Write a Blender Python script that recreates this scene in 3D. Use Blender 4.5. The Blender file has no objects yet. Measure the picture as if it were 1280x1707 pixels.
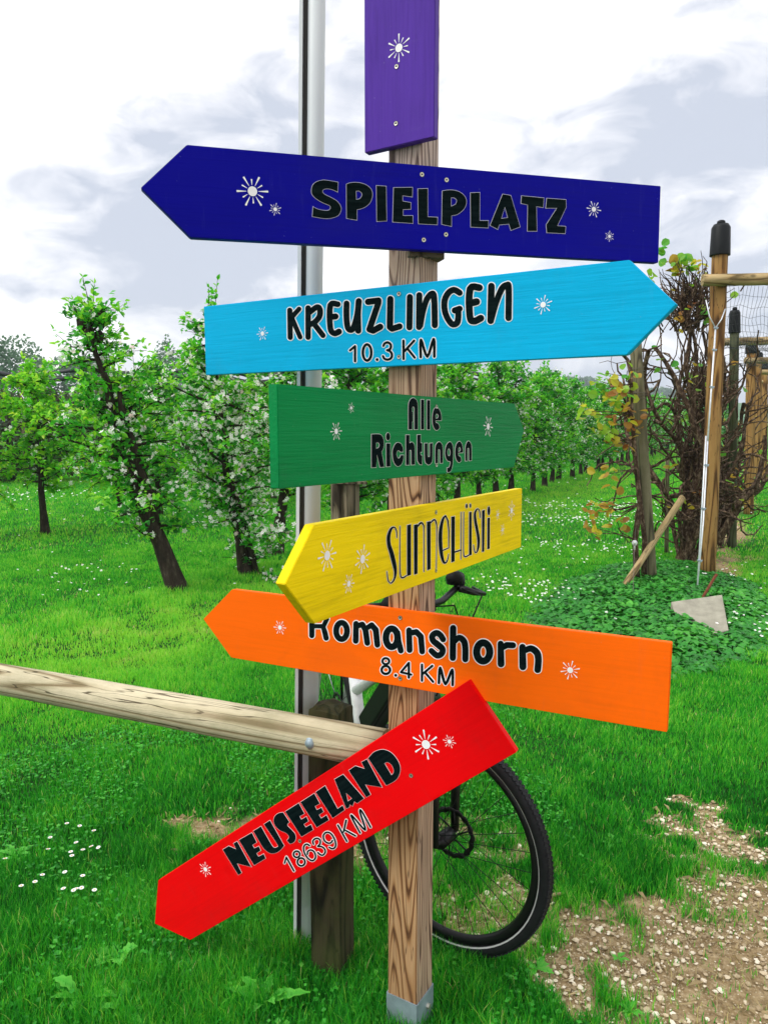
import bpy, bmesh, math, random, json
import numpy as np
from mathutils import Vector, Matrix
from mathutils.geometry import delaunay_2d_cdt
random.seed(7); RNG=np.random.default_rng(7)
sc=bpy.context.scene
# ------------------------------------------------------------ camera
FPX=1270.0; TH=math.radians(6.87); CH=1.65
cam=bpy.data.objects.new('camera',bpy.data.cameras.new('camera')); sc.collection.objects.link(cam)
cam.location=(0,0,CH); cam.rotation_euler=(math.pi/2-TH,0,0)
cam.data.sensor_fit='VERTICAL'; cam.data.sensor_height=24; cam.data.lens=24*FPX/1707
cam.data.clip_start=.05; cam.data.clip_end=6000
sc.camera=cam
sc.render.resolution_x=767; sc.render.resolution_y=1024
# ------------------------------------------------------------ light
SUN_EL=math.radians(52); SUN_AZ=math.radians(-112)    # azimuth from +Y towards +X: behind the left shoulder
sun=bpy.data.objects.new('sun',bpy.data.lights.new('sun','SUN')); sc.collection.objects.link(sun)
sun.data.energy=1.5; sun.data.angle=math.radians(28); sun.data.color=(1,.96,.9)
sd=Vector((math.cos(SUN_EL)*math.sin(SUN_AZ),math.cos(SUN_EL)*math.cos(SUN_AZ),math.sin(SUN_EL)))
sun.rotation_euler=sd.to_track_quat('Z','Y').to_euler()
world=bpy.data.worlds.new('World'); sc.world=world; world.use_nodes=True
nt=world.node_tree; nt.nodes.clear(); N=nt.nodes.new; L=nt.links.new
def nd(t,tree=None,**k):
    n=(tree or nt).nodes.new(t)
    for a,b in k.items(): setattr(n,a,b)
    return n
out=N('ShaderNodeOutputWorld'); sky=nd('ShaderNodeTexSky',sky_type='NISHITA',sun_disc=False); sky.sun_elevation=SUN_EL; sky.sun_rotation=SUN_AZ
b1=N('ShaderNodeBackground'); b1.inputs[1].default_value=.1; L(sky.outputs[0],b1.inputs[0])
b2=N('ShaderNodeBackground'); b2.inputs[1].default_value=1.0
tc=N('ShaderNodeTexCoord')
def vmap(scale,loc=(0,0,0)):
    m=N('ShaderNodeMapping'); m.inputs['Scale'].default_value=scale; m.inputs['Location'].default_value=loc; L(tc.outputs['Generated'],m.inputs[0]); return m
m1=vmap((1,1,1.9),(.37,.2,.1)); n1=N('ShaderNodeTexNoise'); n1.inputs['Scale'].default_value=2.6; n1.inputs['Detail'].default_value=9; n1.inputs['Roughness'].default_value=.52; n1.inputs['Distortion'].default_value=.35; L(m1.outputs[0],n1.inputs[0])
m2=vmap((1,1,2.2),(3.1,1.2,.4)); n2=N('ShaderNodeTexNoise'); n2.inputs['Scale'].default_value=9; n2.inputs['Detail'].default_value=8; n2.inputs['Roughness'].default_value=.55; n2.inputs['Distortion'].default_value=.6; L(m2.outputs[0],n2.inputs[0])
mx=nd('ShaderNodeMath',operation='MULTIPLY_ADD'); L(n2.outputs[0],mx.inputs[0]); mx.inputs[1].default_value=.62; L(n1.outputs[0],mx.inputs[2])
# a few large cloud masses given by their direction in the sky
acc=mx.outputs[0]
def blob(px,py,size,amt):
    global acc
    d=Vector(((px-640)/FPX,math.cos(TH)+(853.5-py)/FPX*math.sin(TH),-math.sin(TH)+(853.5-py)/FPX*math.cos(TH))).normalized()
    dt=nd('ShaderNodeVectorMath',operation='DOT_PRODUCT'); L(tc.outputs['Generated'],dt.inputs[0]); dt.inputs[1].default_value=d
    mr=N('ShaderNodeMapRange'); mr.interpolation_type='SMOOTHERSTEP'; L(dt.outputs['Value'],mr.inputs[0]); mr.inputs[1].default_value=math.cos(size); mr.inputs[2].default_value=1; mr.inputs[3].default_value=0; mr.inputs[4].default_value=amt
    a=nd('ShaderNodeMath',operation='ADD'); L(acc,a.inputs[0]); L(mr.outputs[0],a.inputs[1]); acc=a.outputs[0]
SKYBLOBS=[(430,230,.22,.15),(150,340,.30,.10),(1130,290,.20,.13),(1250,60,.16,.07),(60,60,.3,-.12),(860,130,.25,-.12),(700,660,.5,.10)]
for q in SKYBLOBS: blob(*q)
cr=N('ShaderNodeValToRGB'); L(acc,cr.inputs[0])
e=cr.color_ramp.elements; e[0].position=.73; e[0].color=(1.0,1.0,1.0,1); e[1].position=1.12 if False else 1.0; e[1].color=(.42,.45,.52,1)
k=e.new(.79); k.color=(.85,.84,.85,1); k=e.new(.90); k.color=(.61,.62,.66,1)
L(cr.outputs[0],b2.inputs[0])
ms=N('ShaderNodeMixShader'); ms.inputs[0].default_value=.93; L(b1.outputs[0],ms.inputs[1]); L(b2.outputs[0],ms.inputs[2]); L(ms.outputs[0],out.inputs[0])
sc.view_settings.view_transform='Standard'; sc.view_settings.look='None'; sc.view_settings.gamma=1; sc.view_settings.use_curve_mapping=False
sc.view_settings.exposure=.72
sc.render.engine='CYCLES'
# ------------------------------------------------------------ geometry helpers
def dirn(px,py): return Vector(((px-640)/FPX,math.cos(TH)+(853.5-py)/FPX*math.sin(TH),-math.sin(TH)+(853.5-py)/FPX*math.cos(TH)))
def at_z(px,py,z=0.):
    d=dirn(px,py); return Vector((0,0,CH))+d*((z-CH)/d.z)
def at_y(px,py,y):
    d=dirn(px,py); return Vector((0,0,CH))+d*(y/d.y)
W={}
def link(o,parent=None,M=None):
    sc.collection.objects.link(o); M=M or Matrix.Identity(4); W[o.name]=M
    if parent is not None:
        o.parent=parent; o.matrix_local=W[parent.name].inverted()@M
    else: o.matrix_local=M
    return o
def tag(o,label=None,cat=None,group=None,kind=None):
    for k_,v in (('label',label),('category',cat),('group',group),('kind',kind)):
        if v: o[k_]=v
    return o
def thing(name,loc,label,cat,group=None,M=None):
    return tag(link(bpy.data.objects.new(name,None),None,M or Matrix.Translation(Vector(loc))),label,cat,group)
class MB:
    def __init__(s): s.v=[];s.f=[];s.m=[];s.t=[]
    def add(s,vs,fs,mat=0,tint=.5):
        o=len(s.v); s.v+=[tuple(q) for q in vs]; s.t+=[tint]*len(vs); s.f+=[tuple(i+o for i in f) for f in fs]; s.m+=[mat]*len(fs)
    def box(s,c,size,R=None,mat=0,tint=.5):
        c=Vector(c); R=R or Matrix.Identity(3)
        vs=[c+R@Vector((x*size[0]/2,y*size[1]/2,z*size[2]/2)) for x in(-1,1) for y in(-1,1) for z in(-1,1)]
        s.add(vs,[(0,1,3,2),(4,6,7,5),(0,4,5,1),(2,3,7,6),(0,2,6,4),(1,5,7,3)],mat,tint)
    def tube(s,pts,rad,n=6,mat=0,cap=True,tint=.5,jit=0):
        pts=[Vector(p) for p in pts]; m=len(pts)
        if not hasattr(rad,'__len__'): rad=[rad]*m
        vs=[];pn=None
        for i,p in enumerate(pts):
            t=(pts[min(i+1,m-1)]-pts[max(i-1,0)])
            if t.length<1e-9: t=Vector((0,0,1))
            t.normalize()
            if pn is None: pn=t.orthogonal().normalized()
            pn=(pn-t*pn.dot(t))
            pn=pn.normalized() if pn.length>1e-6 else t.orthogonal().normalized()
            q=t.cross(pn)
            for k_ in range(n):
                a=2*math.pi*k_/n; r=rad[i]*(1+(random.uniform(-jit,jit) if jit else 0))
                vs.append(p+(pn*math.cos(a)+q*math.sin(a))*r)
        fs=[(i*n+k_,i*n+(k_+1)%n,(i+1)*n+(k_+1)%n,(i+1)*n+k_) for i in range(m-1) for k_ in range(n)]
        if cap: fs+=[tuple(range(n))[::-1],tuple((m-1)*n+k_ for k_ in range(n))]
        s.add(vs,fs,mat,tint)
    def ring(s,R,r,M,n=48,k=8,mat=0,sy=1.0):
        vs=[];
        for i in range(n):
            a=2*math.pi*i/n
            for j in range(k):
                b=2*math.pi*(j+.5)/k; rr=R+r*math.cos(b); vs.append(M@Vector((rr*math.cos(a),r*sy*math.sin(b),rr*math.sin(a))))
        s.add(vs,[(i*k+j,i*k+(j+1)%k,((i+1)%n)*k+(j+1)%k,((i+1)%n)*k+j) for i in range(n) for j in range(k)],mat)
    def build(s,name,mats,parent=None,M=None,smooth=True,world=True):
        me=bpy.data.meshes.new(name); 
        vs=s.v
        if world:
            Mi=(M or (W[parent.name] if parent is not None else Matrix.Identity(4)))
            if M is None: M=Mi
            inv=M.inverted(); vs=[inv@Vector(q) for q in vs]
        me.from_pydata([tuple(q) for q in vs],[],s.f)
        if not isinstance(mats,(list,tuple)): mats=[mats]
        for q in mats: me.materials.append(q)
        me.polygons.foreach_set('material_index',s.m); me.polygons.foreach_set('use_smooth',[smooth]*len(s.f))
        at=me.attributes.new('tint','FLOAT','POINT'); at.data.foreach_set('value',s.t)
        return link(bpy.data.objects.new(name,me),parent,M)
def npmesh(name,V,F,mats,tint=None,parent=None,M=None,smooth=False,mi=None,attr='tint'):
    """V (n,3) float array, F (m,k) int array"""
    me=bpy.data.meshes.new(name); n=len(V); m,k_=F.shape
    me.vertices.add(n); me.vertices.foreach_set('co',np.ascontiguousarray(V,dtype=np.float32).ravel())
    me.loops.add(m*k_); me.loops.foreach_set('vertex_index',np.ascontiguousarray(F,dtype=np.int32).ravel())
    me.polygons.add(m); me.polygons.foreach_set('loop_start',np.arange(0,m*k_,k_,dtype=np.int32))
    me.polygons.foreach_set('use_smooth',np.full(m,smooth))
    if not isinstance(mats,(list,tuple)): mats=[mats]
    for q in mats: me.materials.append(q)
    if mi is not None: me.polygons.foreach_set('material_index',np.asarray(mi,dtype=np.int32))
    if tint is not None:
        at=me.attributes.new(attr,'FLOAT','POINT'); at.data.foreach_set('value',np.ascontiguousarray(tint,dtype=np.float32))
    me.update(calc_edges=True); me.validate()
    return link(bpy.data.objects.new(name,me),parent,M)
def vnoise(x,y,seed=0,oct=1):
    tot=0;amp=1;nn=0
    for o in range(oct):
        xi=np.floor(x).astype(np.int64); yi=np.floor(y).astype(np.int64); fx=x-xi; fy=y-yi; fx=fx*fx*(3-2*fx); fy=fy*fy*(3-2*fy)
        def h(a,b):
            q=(a*374761393+b*668265263+(seed+o)*1442695041)&0xffffffff; q=((q^(q>>13))*1274126177)&0xffffffff; return ((q^(q>>16))&0xffff)/65535.
        tot=tot+amp*((h(xi,yi)*(1-fx)+h(xi+1,yi)*fx)*(1-fy)+(h(xi,yi+1)*(1-fx)+h(xi+1,yi+1)*fx)*fy); nn+=amp; amp*=.5; x=x*2.03+17.1;y=y*2.03+5.7
    return tot/nn
# ------------------------------------------------------------ materials
def mat(name,rough=.6,spec=.5,metal=0.):
    m=bpy.data.materials.new(name); m.use_nodes=True; b=m.node_tree.nodes['Principled BSDF']
    b.inputs['Roughness'].default_value=rough; b.inputs['Specular IOR Level'].default_value=spec; b.inputs['Metallic'].default_value=metal
    return m,m.node_tree,b
def ramp(t,src,stops):
    r=t.nodes.new('ShaderNodeValToRGB'); el=r.color_ramp.elements
    el[0].position,el[0].color=stops[0][0],(*stops[0][1],1); el[1].position,el[1].color=stops[-1][0],(*stops[-1][1],1)
    for p,c in stops[1:-1]: q=el.new(p); q.color=(*c,1)
    t.links.new(src,r.inputs[0]); return r.outputs[0]
def tex(t,scale,mapscale=(1,1,1),detail=5,rough=.6,dist=0,coord='Object',kind='ShaderNodeTexNoise',loc=(0,0,0)):
    c=t.nodes.new('ShaderNodeTexCoord'); m=t.nodes.new('ShaderNodeMapping'); m.inputs['Scale'].default_value=mapscale; m.inputs['Location'].default_value=loc
    t.links.new(c.outputs[coord],m.inputs[0]); n=t.nodes.new(kind); n.inputs['Scale'].default_value=scale
    if kind=='ShaderNodeTexNoise':
        n.inputs['Detail'].default_value=detail; n.inputs['Roughness'].default_value=rough; n.inputs['Distortion'].default_value=dist
    t.links.new(m.outputs[0],n.inputs[0]); return n
def math_(t,op,a,b=None,c=None):
    n=t.nodes.new('ShaderNodeMath'); n.operation=op
    for i,v in enumerate((a,b,c)):
        if v is None: continue
        if isinstance(v,(int,float)): n.inputs[i].default_value=v
        else: t.links.new(v,n.inputs[i])
    return n.outputs[0]
def mixc(t,f,a,b,bt='MIX'):
    n=t.nodes.new('ShaderNodeMix'); n.data_type='RGBA'; n.blend_type=bt
    for i,v in ((0,f),(6,a),(7,b)):
        if isinstance(v,(int,float)): n.inputs[i].default_value=v
        elif isinstance(v,tuple): n.inputs[i].default_value=(*v,1)
        else: t.links.new(v,n.inputs[i])
    return n.outputs[2]
def bump(t,b,h,s=.3,d=.01):
    n=t.nodes.new('ShaderNodeBump'); n.inputs['Strength'].default_value=s; n.inputs['Distance'].default_value=d; t.links.new(h,n.inputs['Height']); t.links.new(n.outputs[0],b.inputs['Normal'])
def plain(name,c,rough=.5,spec=.5,metal=0.,var=.12,bs=0,sc_=30):
    m,t,b=mat(name,rough,spec,metal); n=tex(t,sc_)
    c=tuple(c); t.links.new(ramp(t,n.outputs[0],[(.3,tuple(v*(1-var) for v in c)),(.7,tuple(min(1,v*(1+var)) for v in c))]),b.inputs['Base Color'])
    if bs: bump(t,b,n.outputs[0],bs,.002)
    return m
def painted(name,c,axis=0,var=.13,wear=(.55,.45,.35),rough=.42,worn=.0,gs=1.,bstr=.25):
    """paint brushed on sawn spruce: grain runs along axis"""
    m,t,b=mat(name,rough+.15,.07)
    s=[14,14,14]; s[axis]=.55
    g=tex(t,9*gs,tuple(s),6,.65,.4); s2=[1,1,1]; s2[axis]=.25
    l=tex(t,7,tuple(s2),4,.5,.3)
    fac=math_(t,'ADD',math_(t,'MULTIPLY',g.outputs[0],.5),math_(t,'MULTIPLY',l.outputs[0],.5))
    dark=tuple(v*(1-var*2) for v in c); lite=tuple(min(1,v*(1+var)+.006*var) for v in c)
    col=ramp(t,fac,[(.33,dark),(.5,c),(.68,lite)])
    # knots
    s3=[1,1,1]; s3[axis]=.6
    v=tex(t,4.6,tuple(s3),kind='ShaderNodeTexVoronoi'); kf=ramp(t,v.outputs['Distance'],[(.045,(1,1,1)),(.075,(0,0,0))])
    col=mixc(t,math_(t,'MULTIPLY',kf,.35*(1 if worn>0 else .35)),col,tuple(q*.55 for q in c))
    # little chips and scuffs in the paint
    w=tex(t,38,tuple(2 if i!=axis else .8 for i in range(3)),5,.7); wf=ramp(t,w.outputs[0],[(.735,(0,0,0)),(.76,(1,1,1))])
    col=mixc(t,math_(t,'MULTIPLY',wf,.5),col,wear)
    d_=tex(t,3.3,(1,1,1),6,.72,.4,loc=(2.1,.3,.7)); col=mixc(t,ramp(t,d_.outputs[0],[(.5,(0,0,0)),(.72,(.28,.28,.28))]),col,tuple(q*.55+.012 for q in c))
    s5=[.9,.9,.9]; s5[axis]=9; run=tex(t,8,tuple(s5),4,.6,loc=(.4,.9,.1)); col=mixc(t,ramp(t,run.outputs[0],[(.60,(0,0,0)),(.75,(.16,.16,.16))]),col,tuple(min(1,q*.8+.05) for q in c))
    sp=tex(t,120,(1,1,1),2,.5); col=mixc(t,ramp(t,sp.outputs[0],[(.74,(0,0,0)),(.78,(.55,.55,.55))]),col,wear)
    t.links.new(col,b.inputs['Base Color'])
    rr=math_(t,'MULTIPLY_ADD',g.outputs[0],.25,rough-.1); t.links.new(rr,b.inputs['Roughness'])
    hh=math_(t,'ADD',g.outputs[0],math_(t,'MULTIPLY',kf,-.4)); bump(t,b,hh,bstr,.004)
    return m
def wood(name,c1,c2,dark,axis=2,ring=13.,rs=.12,sc_=7.,bs=.35,crack=.5,green=0.,rough=.75):
    """bare wood, growth rings as contour lines of a stretched noise, checks along the grain"""
    m,t,b=mat(name,rough,.25)
    s=[1,1,1]; s[axis]=rs
    n=tex(t,sc_,tuple(s),1.2,.4,.25)
    r=math_(t,'FRACT',math_(t,'MULTIPLY',n.outputs[0],ring))
    s2=[26,26,26]; s2[axis]=.9; g=tex(t,12,tuple(s2),6,.75)
    line=ramp(t,r,[(.0,(.35,.35,.35)),(.15,(.0,.0,.0)),(.6,(.12,.12,.12)),(.88,(.95,.95,.95)),(1.,(.35,.35,.35))])
    f=math_(t,'MULTIPLY_ADD',g.outputs[0],.45,math_(t,'MULTIPLY',line,.8))
    base=ramp(t,f,[(.15,c1),(.5,c2),(.85,dark)])
    l=tex(t,2.3,(1,1,.6),4,.6); base=mixc(t,ramp(t,l.outputs[0],[(.4,(0,0,0)),(.65,(.45,.45,.45))]),base,tuple(q*.62 for q in c2))
    h=math_(t,'SUBTRACT',g.outputs[0],math_(t,'MULTIPLY',line,.5))
    if crack:
        s3=[10,10,10]; s3[axis]=.5; cn=tex(t,3.4,tuple(s3),2,.5,.12); cn2=tex(t,3.,(1,1,1),2); cf=ramp(t,math_(t,'ABSOLUTE',math_(t,'SUBTRACT',cn.outputs[0],.5)),[(.004,(1,1,1)),(.012,(0,0,0))]); cf=math_(t,'MULTIPLY',cf,ramp(t,cn2.outputs[0],[(.36,(0,0,0)),(.46,(1,1,1))]))
        base=mixc(t,math_(t,'MULTIPLY',cf,crack),base,tuple(q*.3 for q in dark)); h=math_(t,'SUBTRACT',h,math_(t,'MULTIPLY',cf,1.5))
        s4=[1,1,1]; s4[axis]=.55; v=tex(t,4.3,tuple(s4),kind='ShaderNodeTexVoronoi',loc=(.3,.7,.2)); kf=ramp(t,v.outputs['Distance'],[(.05,(1,1,1)),(.10,(0,0,0))])
        base=mixc(t,math_(t,'MULTIPLY',kf,.7),base,tuple(q*.5 for q in dark))
    if green:
        gn=tex(t,5,(1,1,.5),5,.7); gf=ramp(t,gn.outputs[0],[(.42,(0,0,0)),(.62,(1,1,1))]); base=mixc(t,math_(t,'MULTIPLY',gf,green),base,(.07,.09,.02))
    t.links.new(base,b.inputs['Base Color']); bump(t,b,h,bs,.006); return m
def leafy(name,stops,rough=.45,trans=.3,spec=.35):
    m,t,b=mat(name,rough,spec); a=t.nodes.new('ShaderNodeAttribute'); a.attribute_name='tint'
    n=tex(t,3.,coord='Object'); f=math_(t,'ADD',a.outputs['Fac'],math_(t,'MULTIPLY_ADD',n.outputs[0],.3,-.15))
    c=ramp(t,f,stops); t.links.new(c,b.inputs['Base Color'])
    tr=t.nodes.new('ShaderNodeBsdfTranslucent'); hs=t.nodes.new('ShaderNodeHueSaturation'); hs.inputs['Value'].default_value=1.9; hs.inputs['Hue'].default_value=.49; t.links.new(c,hs.inputs['Color']); t.links.new(hs.outputs[0],tr.inputs[0])
    mi=t.nodes.new('ShaderNodeMixShader'); mi.inputs[0].default_value=trans; t.links.new(b.outputs[0],mi.inputs[1]); t.links.new(tr.outputs[0],mi.inputs[2])
    t.links.new(mi.outputs[0],t.nodes['Material Output'].inputs['Surface']); return m
M_={}
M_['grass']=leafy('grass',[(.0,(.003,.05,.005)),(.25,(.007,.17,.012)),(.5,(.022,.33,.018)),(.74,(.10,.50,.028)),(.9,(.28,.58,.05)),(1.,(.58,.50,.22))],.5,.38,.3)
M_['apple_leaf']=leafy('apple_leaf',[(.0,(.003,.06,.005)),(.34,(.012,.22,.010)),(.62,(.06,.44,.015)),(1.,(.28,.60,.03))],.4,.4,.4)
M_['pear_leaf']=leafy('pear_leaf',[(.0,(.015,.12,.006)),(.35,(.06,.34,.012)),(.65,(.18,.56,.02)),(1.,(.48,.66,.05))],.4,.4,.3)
M_['blossom']=leafy('blossom',[(0,(.82,.6,.6)),(.4,(.88,.83,.81)),(1,(.92,.9,.88))],.6,.25,.2)
M_['vine_leaf']=leafy('vine_leaf',[(0,(.24,.08,.02)),(.25,(.36,.20,.03)),(.45,(.50,.44,.03)),(.62,(.24,.44,.03)),(1,(.06,.32,.03))],.4,.4)
M_['cover_leaf']=leafy('cover_leaf',[(0,(.008,.08,.008)),(.5,(.026,.24,.022)),(1,(.10,.44,.04))],.42,.2,.35)
M_['weed_leaf']=leafy('weed_leaf',[(0,(.012,.18,.012)),(.6,(.05,.40,.03)),(1,(.16,.54,.06))],.45,.3,.3)
M_['straw']=plain('straw',(.42,.32,.17),.7,.2,0,.3)
M_['bark']=None
m,t,b=mat('bark',.85,.15); n=tex(t,22,(1,1,.35),6,.7); t.links.new(ramp(t,n.outputs[0],[(.3,(.008,.006,.004)),(.55,(.035,.026,.018)),(.75,(.10,.085,.06))]),b.inputs['Base Color']); bump(t,b,n.outputs[0],.8,.02); M_['bark']=m
m,t,b=mat('vine_bark',.85,.15); n=tex(t,30,(1,1,.5),5,.7); t.links.new(ramp(t,n.outputs[0],[(.3,(.012,.008,.005)),(.5,(.07,.042,.026)),(.7,(.30,.22,.15))]),b.inputs['Base Color']); bump(t,b,n.outputs[0],.6,.01); M_['vine_bark']=m
M_['post']=wood('post_wood',(.55,.34,.18),(.39,.20,.085),(.10,.038,.015),2,30.,.085,9.,.45,.55)
# weathering of the tall post: greyer towards the top where rain and sun reach it
t=M_['post'].node_tree; b=t.nodes['Principled BSDF']; src=b.inputs['Base Color'].links[0].from_socket
c_=t.nodes.new('ShaderNodeTexCoord'); sx=t.nodes.new('ShaderNodeSeparateXYZ'); t.links.new(c_.outputs['Object'],sx.inputs[0])
wz=ramp(t,math_(t,'MULTIPLY_ADD',math_(t,'ADD',sx.outputs['Z'],3.05),.33,math_(t,'MULTIPLY',tex(t,2.).outputs[0],.2)),[(.5,(0,0,0)),(.85,(.8,.8,.8))])
gx=ramp(t,sx.outputs['X'],[(.043,(0,0,0)),(.0445,(.7,.7,.7))])
ff=math_(t,'MAXIMUM',wz,gx)
gr=t.nodes.new('ShaderNodeHueSaturation'); gr.inputs['Saturation'].default_value=.35; gr.inputs['Value'].default_value=1.15; t.links.new(src,gr.inputs['Color'])
t.links.new(mixc(t,ff,src,gr.outputs[0]),b.inputs['Base Color'])
M_['rail']=wood('rail_wood',(.72,.64,.45),(.56,.48,.31),(.24,.17,.09),2,16.,.07,6.,.5,.9,.35)
M_['mossy']=wood('mossy_wood',(.075,.06,.03),(.035,.03,.014),(.008,.007,.004),2,9.,.1,8.,.6,.6,.55,.9)
M_['greypost']=wood('grey_wood',(.24,.19,.13),(.13,.10,.065),(.03,.02,.014),2,8.,.1,6.,.6,.9,.12,.85)
M_['oldpost']=wood('old_green_wood',(.26,.22,.14),(.16,.14,.08),(.06,.05,.03),2,8.,.1,6.,.5,.6,.4)
M_['brownpost']=wood('stained_wood',(.46,.27,.09),(.30,.15,.045),(.08,.035,.01),2,8.,.1,6.,.4,.7,.12)
M_['beam']=wood('beam_wood',(.55,.42,.22),(.42,.29,.13),(.14,.09,.04),2,7.,.1,6.,.4,.7,.3)
M_['greenpost']=wood('green_wood',(.13,.14,.08),(.08,.09,.05),(.03,.035,.02),2,7.,.1,6.,.4,.5,.5)
M_['zinc']=plain('galvanised_steel',(.30,.38,.43),.5,.5,.4,.25,.1,14)
M_['screw']=plain('screw_steel',(.62,.6,.5),.35,.5,.8)
M_['dark']=plain('recess_shade',(.02,.018,.015),.7)  # near-black standing in for shade inside screw heads and the pole slot
M_['rubber']=plain('tyre_rubber',(.012,.013,.015),.65,.25,0,.3,.4,60)
M_['blackmetal']=plain('black_metal',(.009,.009,.01),.4,.3,.1)
M_['blackplastic']=plain('black_plastic',(.005,.006,.006),.55,.15)
M_['whitepaint']=plain('white_frame_paint',(.78,.79,.8),.25,.6)
M_['reflect']=plain('reflective_stripe',(.6,.6,.6),.35,.6)
M_['steel']=plain('bright_steel',(.55,.56,.58),.3,.5,.9)
M_['cap']=plain('post_cap_plastic',(.005,.007,.008),.5,.2)
M_['cable']=plain('cable_steel',(.72,.75,.8),.4,.5,.3)
M_['wire']=plain('tie_wire',(.16,.14,.12),.5,.5,.5)
M_['net']=plain('net_twine',(.02,.025,.03),.6)
M_['hailnet']=plain('rolled_hail_net',(.02,.022,.027),.55,.4,0,.4,.5,9)
M_['rust']=plain('rusty_iron',(.16,.05,.025),.8,.2,0,.35,.4,40)
M_['concrete']=plain('concrete',(.30,.285,.225),.9,.2,0,.22,.5,11)
M_['white_ink']=plain('white_foil',(.85,.85,.87),.45,.4,0,.04)
M_['yellow']=plain('yellow_centre',(.75,.5,.04),.6)
m,t,b=mat('black_foil',.7,.03); g=tex(t,9,(.55,14,14),5,.6); bump(t,b,g.outputs[0],.2,.003); t.links.new(ramp(t,g.outputs[0],[(.4,(.001,.005,.006)),(.75,(.006,.014,.015))]),b.inputs['Base Color']); M_['ink']=m
m,t,b=mat('pole_aluminium',.5,.4,.0); n=tex(t,6,(1,1,.1),5,.6); t.links.new(ramp(t,n.outputs[0],[(.3,(.55,.60,.63)),(.7,(.70,.73,.74))]),b.inputs['Base Color']); M_['alu']=m

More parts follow.
